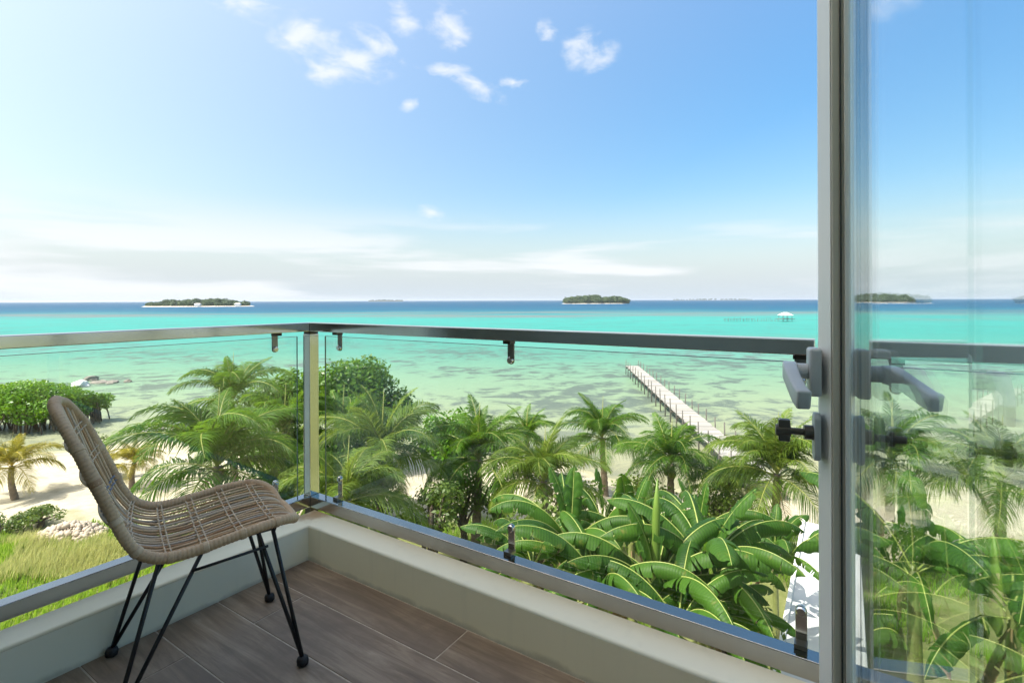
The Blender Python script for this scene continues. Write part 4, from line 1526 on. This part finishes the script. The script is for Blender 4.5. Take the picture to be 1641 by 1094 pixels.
# ------------------------------------------------------------------ grass
def grass(name, label, mat, n, xr, yr, hmin, hmax, keep, wd=.012):
    P_ = []
    cnt = 0
    X = rng.uniform(xr[0], xr[1], n); Y = rng.uniform(yr[0], yr[1], n)
    m_ = np.array([keep(a, c) for a, c in zip(X, Y)])
    X, Y = X[m_], Y[m_]
    n = len(X)
    Z = np.array([ground_z(a, c) for a, c in zip(X, Y)])
    h = rng.uniform(hmin, hmax, n)
    an = rng.uniform(0, 6.28, n)
    ln = rng.uniform(.1, .55, n) * h
    wx, wy = np.cos(an) * wd, np.sin(an) * wd
    la = rng.normal(.6, .9, n)
    dx, dy = np.cos(la) * ln, np.sin(la) * ln
    B = np.stack([X, Y, Z - .02], 1)
    v0 = B + np.stack([wx, wy, 0 * wx], 1); v1 = B - np.stack([wx, wy, 0 * wx], 1)
    v2 = B + np.stack([dx * .4 + wx * .7, dy * .4 + wy * .7, h * .6], 1); v3 = B + np.stack([dx * .4 - wx * .7, dy * .4 - wy * .7, h * .6], 1)
    v4 = B + np.stack([dx + wx * .1, dy, h], 1); v5 = B + np.stack([dx - wx * .1, dy, h], 1)
    V_ = np.stack([v0, v1, v3, v2, v5, v4], 1).reshape(-1, 3)
    k = np.arange(n) * 6
    F_ = np.concatenate([np.stack([k, k + 1, k + 2, k + 3], 1), np.stack([k + 3, k + 2, k + 4, k + 5], 1)])
    tag(link(name, np_mesh(name, V_, F_, mat)), label, 'grass', kind='stuff')


def gn(x, y, s, o):
    return math.sin(x * s + o) * math.sin(y * s * 1.3 + o * 2) + .5 * math.sin(x * s * 2.7 + y * s * 1.9 + o)


def in_heap(x, y):
    return ((x - ctr[0]) / 1.3) ** 2 + ((y - ctr[1]) / .85) ** 2 < 1


grass('green_grass', 'bright green turf below the left railing', M['grass'], 85000, (-27, -5), (8.5, 23.5), .14, .36,
      lambda x, y: not in_heap(x, y) and (y < 18.4 + .9 * gn(x, y, .5, 1) or gn(x, y, .8, 2) > -.35) and abs(x) < y * 1.12 and y < 22.0 + .8 * math.sin(x), .016)
grass('dry_grass', 'tall straw-coloured dry grass in front of the rubble heap', M['dry_grass'], 60000, (-25, -9), (14.5, 22.5), .22, .55,
      lambda x, y: not in_heap(x, y) and 17.6 + .8 * gn(x, y, .5, 1) < y < 21.2 + .7 * math.sin(x * 1.3) and gn(x, y, .8, 2) < .45 and abs(x) < y * 1.12, .013)
grass('beach_grass', 'sparse tufts of grass between the palms', M['grass'], 42000, (-8, 16), (9, 23), .15, .5,
      lambda x, y: gn(x, y, .9, 4) > .15 and abs(x) < y * 1.1, .014)

# ------------------------------------------------------------------ white flat roof of the lower building
rc = (9.15, 16.2)
ob = thing('annex_building', 'low annex with a bright white flat roof beside the banana plants', 'building', (rc[0], rc[1], 0), BROT)
M['roof_white'] = simple('roof_coating', (0.60, 0.60, 0.58), .7, var=.16, scale=.7, bstr=.2)
x = MB(); x.box(0, 1.5, -12, 0, 3.85, 4.0); x.build('roof', M['roof_white'], ob, bevel=.02)
x = MB(); x.box(.06, 1.44, -11.9, -.06, .6, 3.848); x.build('wall', M['white_paint'], ob)
x = MB(); x.box(0.004, .10, -11.99, -.004, 4.001, 4.07); x.build('kerb', M['white_paint'], ob, bevel=.01)
hr = thing('handrail', 'short grey metal handrail by the near edge of the white roof', 'handrail', (*at(1238, 1012, 3.2), 2.6), BROT)
for dy in (0, -.55):
    x = MB(); x.tube([(0, dy, -.6), (0, dy, .95)], .022, 8); x.build('post', M['clip'], hr, smooth=True)
for dz in (.45, .93):
    x = MB(); x.tube([(0, .05, dz), (0, -.62, dz)], .018, 8); x.build('bar', M['clip'], hr, smooth=True)


# ------------------------------------------------------------------ islands
def island(px, py, wpx, hpx, label, seed, palms=0, dist=None, group=None):
    D = dist or F * CAM_Z / (py - 481)
    X = (px - 820) / F * D
    Wd = wpx / F * D / 2
    H = hpx / F * D
    rs = np.random.default_rng(seed)
    b_ = MB()
    n = 40
    poly = [(X + math.cos(2 * math.pi * i / n) * Wd * 1.12, D + math.sin(2 * math.pi * i / n) * Wd * .5) for i in range(n)]
    poly2 = [(X + (p[0] - X) * .93, D + (p[1] - D) * .93) for p in poly]
    vs = [(p[0], p[1], -.5) for p in poly] + [(p[0], p[1], 1.3) for p in poly2]
    b_.add(vs, [tuple(range(n, 2 * n))] + [(i, (i + 1) % n, n + (i + 1) % n, n + i) for i in range(n)])
    isl_ = tag(b_.build('island', M['island_sand']), 'sand shore of ' + label, kind='structure')
    m = 46
    cl = []
    for i in range(m):
        u = rs.uniform(-1, 1); v = rs.uniform(-1, 1)
        if u * u + v * v > 1: v *= .3
        r_ = H * rs.uniform(.28, .42)
        prof_h = H * (1 - .35 * abs(u) ** 3) * rs.uniform(.55, .98)
        cl.append((X + u * Wd * .95, D + v * Wd * .4, prof_h - r_ * .8 + 1, r_ * 1.6, r_ * 1.4, r_))
    for i in range(30):
        u = rs.uniform(-1, 1); r_ = H * rs.uniform(.2, .3)
        cl.append((X + u * Wd * .97, D - Wd * .38 * math.sqrt(max(0, 1 - u * u)), r_ * .9 + 1, r_ * 1.7, r_ * 1.2, r_))
    me_ = crown_mesh('island_wood', cl, 26 / (H * H) * 9, H * .07, M['island_leaf'], .7)
    tag(link('island_wood', me_), 'trees covering ' + label, 'wood', kind='stuff')
    return X, D, Wd, H


M['island_sand'] = simple('island_sand', (0.62, 0.56, 0.46), .9, var=.1, scale=.02)
iX, iD, iW, iH = island(318, 489.3, 160, 12.0, 'the longer island on the left of the horizon', 1)
island(954, 487.0, 100, 13.5, 'the shorter island right of the middle on the horizon', 2)
island(618, 482.3, 56, 3.0, 'the faint far island left of the middle on the horizon', 3, dist=7500)
island(1140, 482.2, 130, 2.6, 'the faintest far island on the right of the horizon', 4, dist=9500)
island(1412, 486.6, 96, 13.5, 'the island seen through the door glass', 5)
for i, dx in enumerate((.28, .9)):
    hh = thing('beach_hut', ['white hut in the middle of the left island shore', 'white hut at the right end of the left island shore'][i], 'hut', (iX + iW * (dx * 1.05), iD - iW * .5 - 1 if i == 0 else iD - iW * .30, 1.0), 0, 'huts on the left island')
    x = MB(); x.box(-5, 5, -3, 3, 0, 3.5); x.build('wall', M['white_paint'], hh)
    x = MB(); x.add([(-6, -4, 3.5), (6, -4, 3.5), (6, 4, 3.5), (-6, 4, 3.5), (-5, 0, 6), (5, 0, 6)], [(0, 1, 5, 4), (1, 2, 5), (2, 3, 4, 5), (3, 0, 4), (3, 2, 1, 0)]); x.build('roof', M['thatch'], hh)

# ------------------------------------------------------------------ air
HAZE = True
if HAZE:
    m, t = new_mat('sea_air')
    pv = t.n('ShaderNodeVolumePrincipled')
    pv.inputs['Color'].default_value = (0.82, 0.90, 1.0, 1)
    pv.inputs['Density'].default_value = 6e-5
    pv.inputs['Anisotropy'].default_value = 0.2
    o_ = t.n('ShaderNodeOutputMaterial')
    t.link(pv.outputs[0], o_.inputs['Volume'])
    hb = MB(); hb.box(-SE - 50, SE + 50, -120, SE + 50, -3.0, 46.0)
    tag(hb.build('haze', m), 'thin sea haze over the lagoon', kind='stuff')
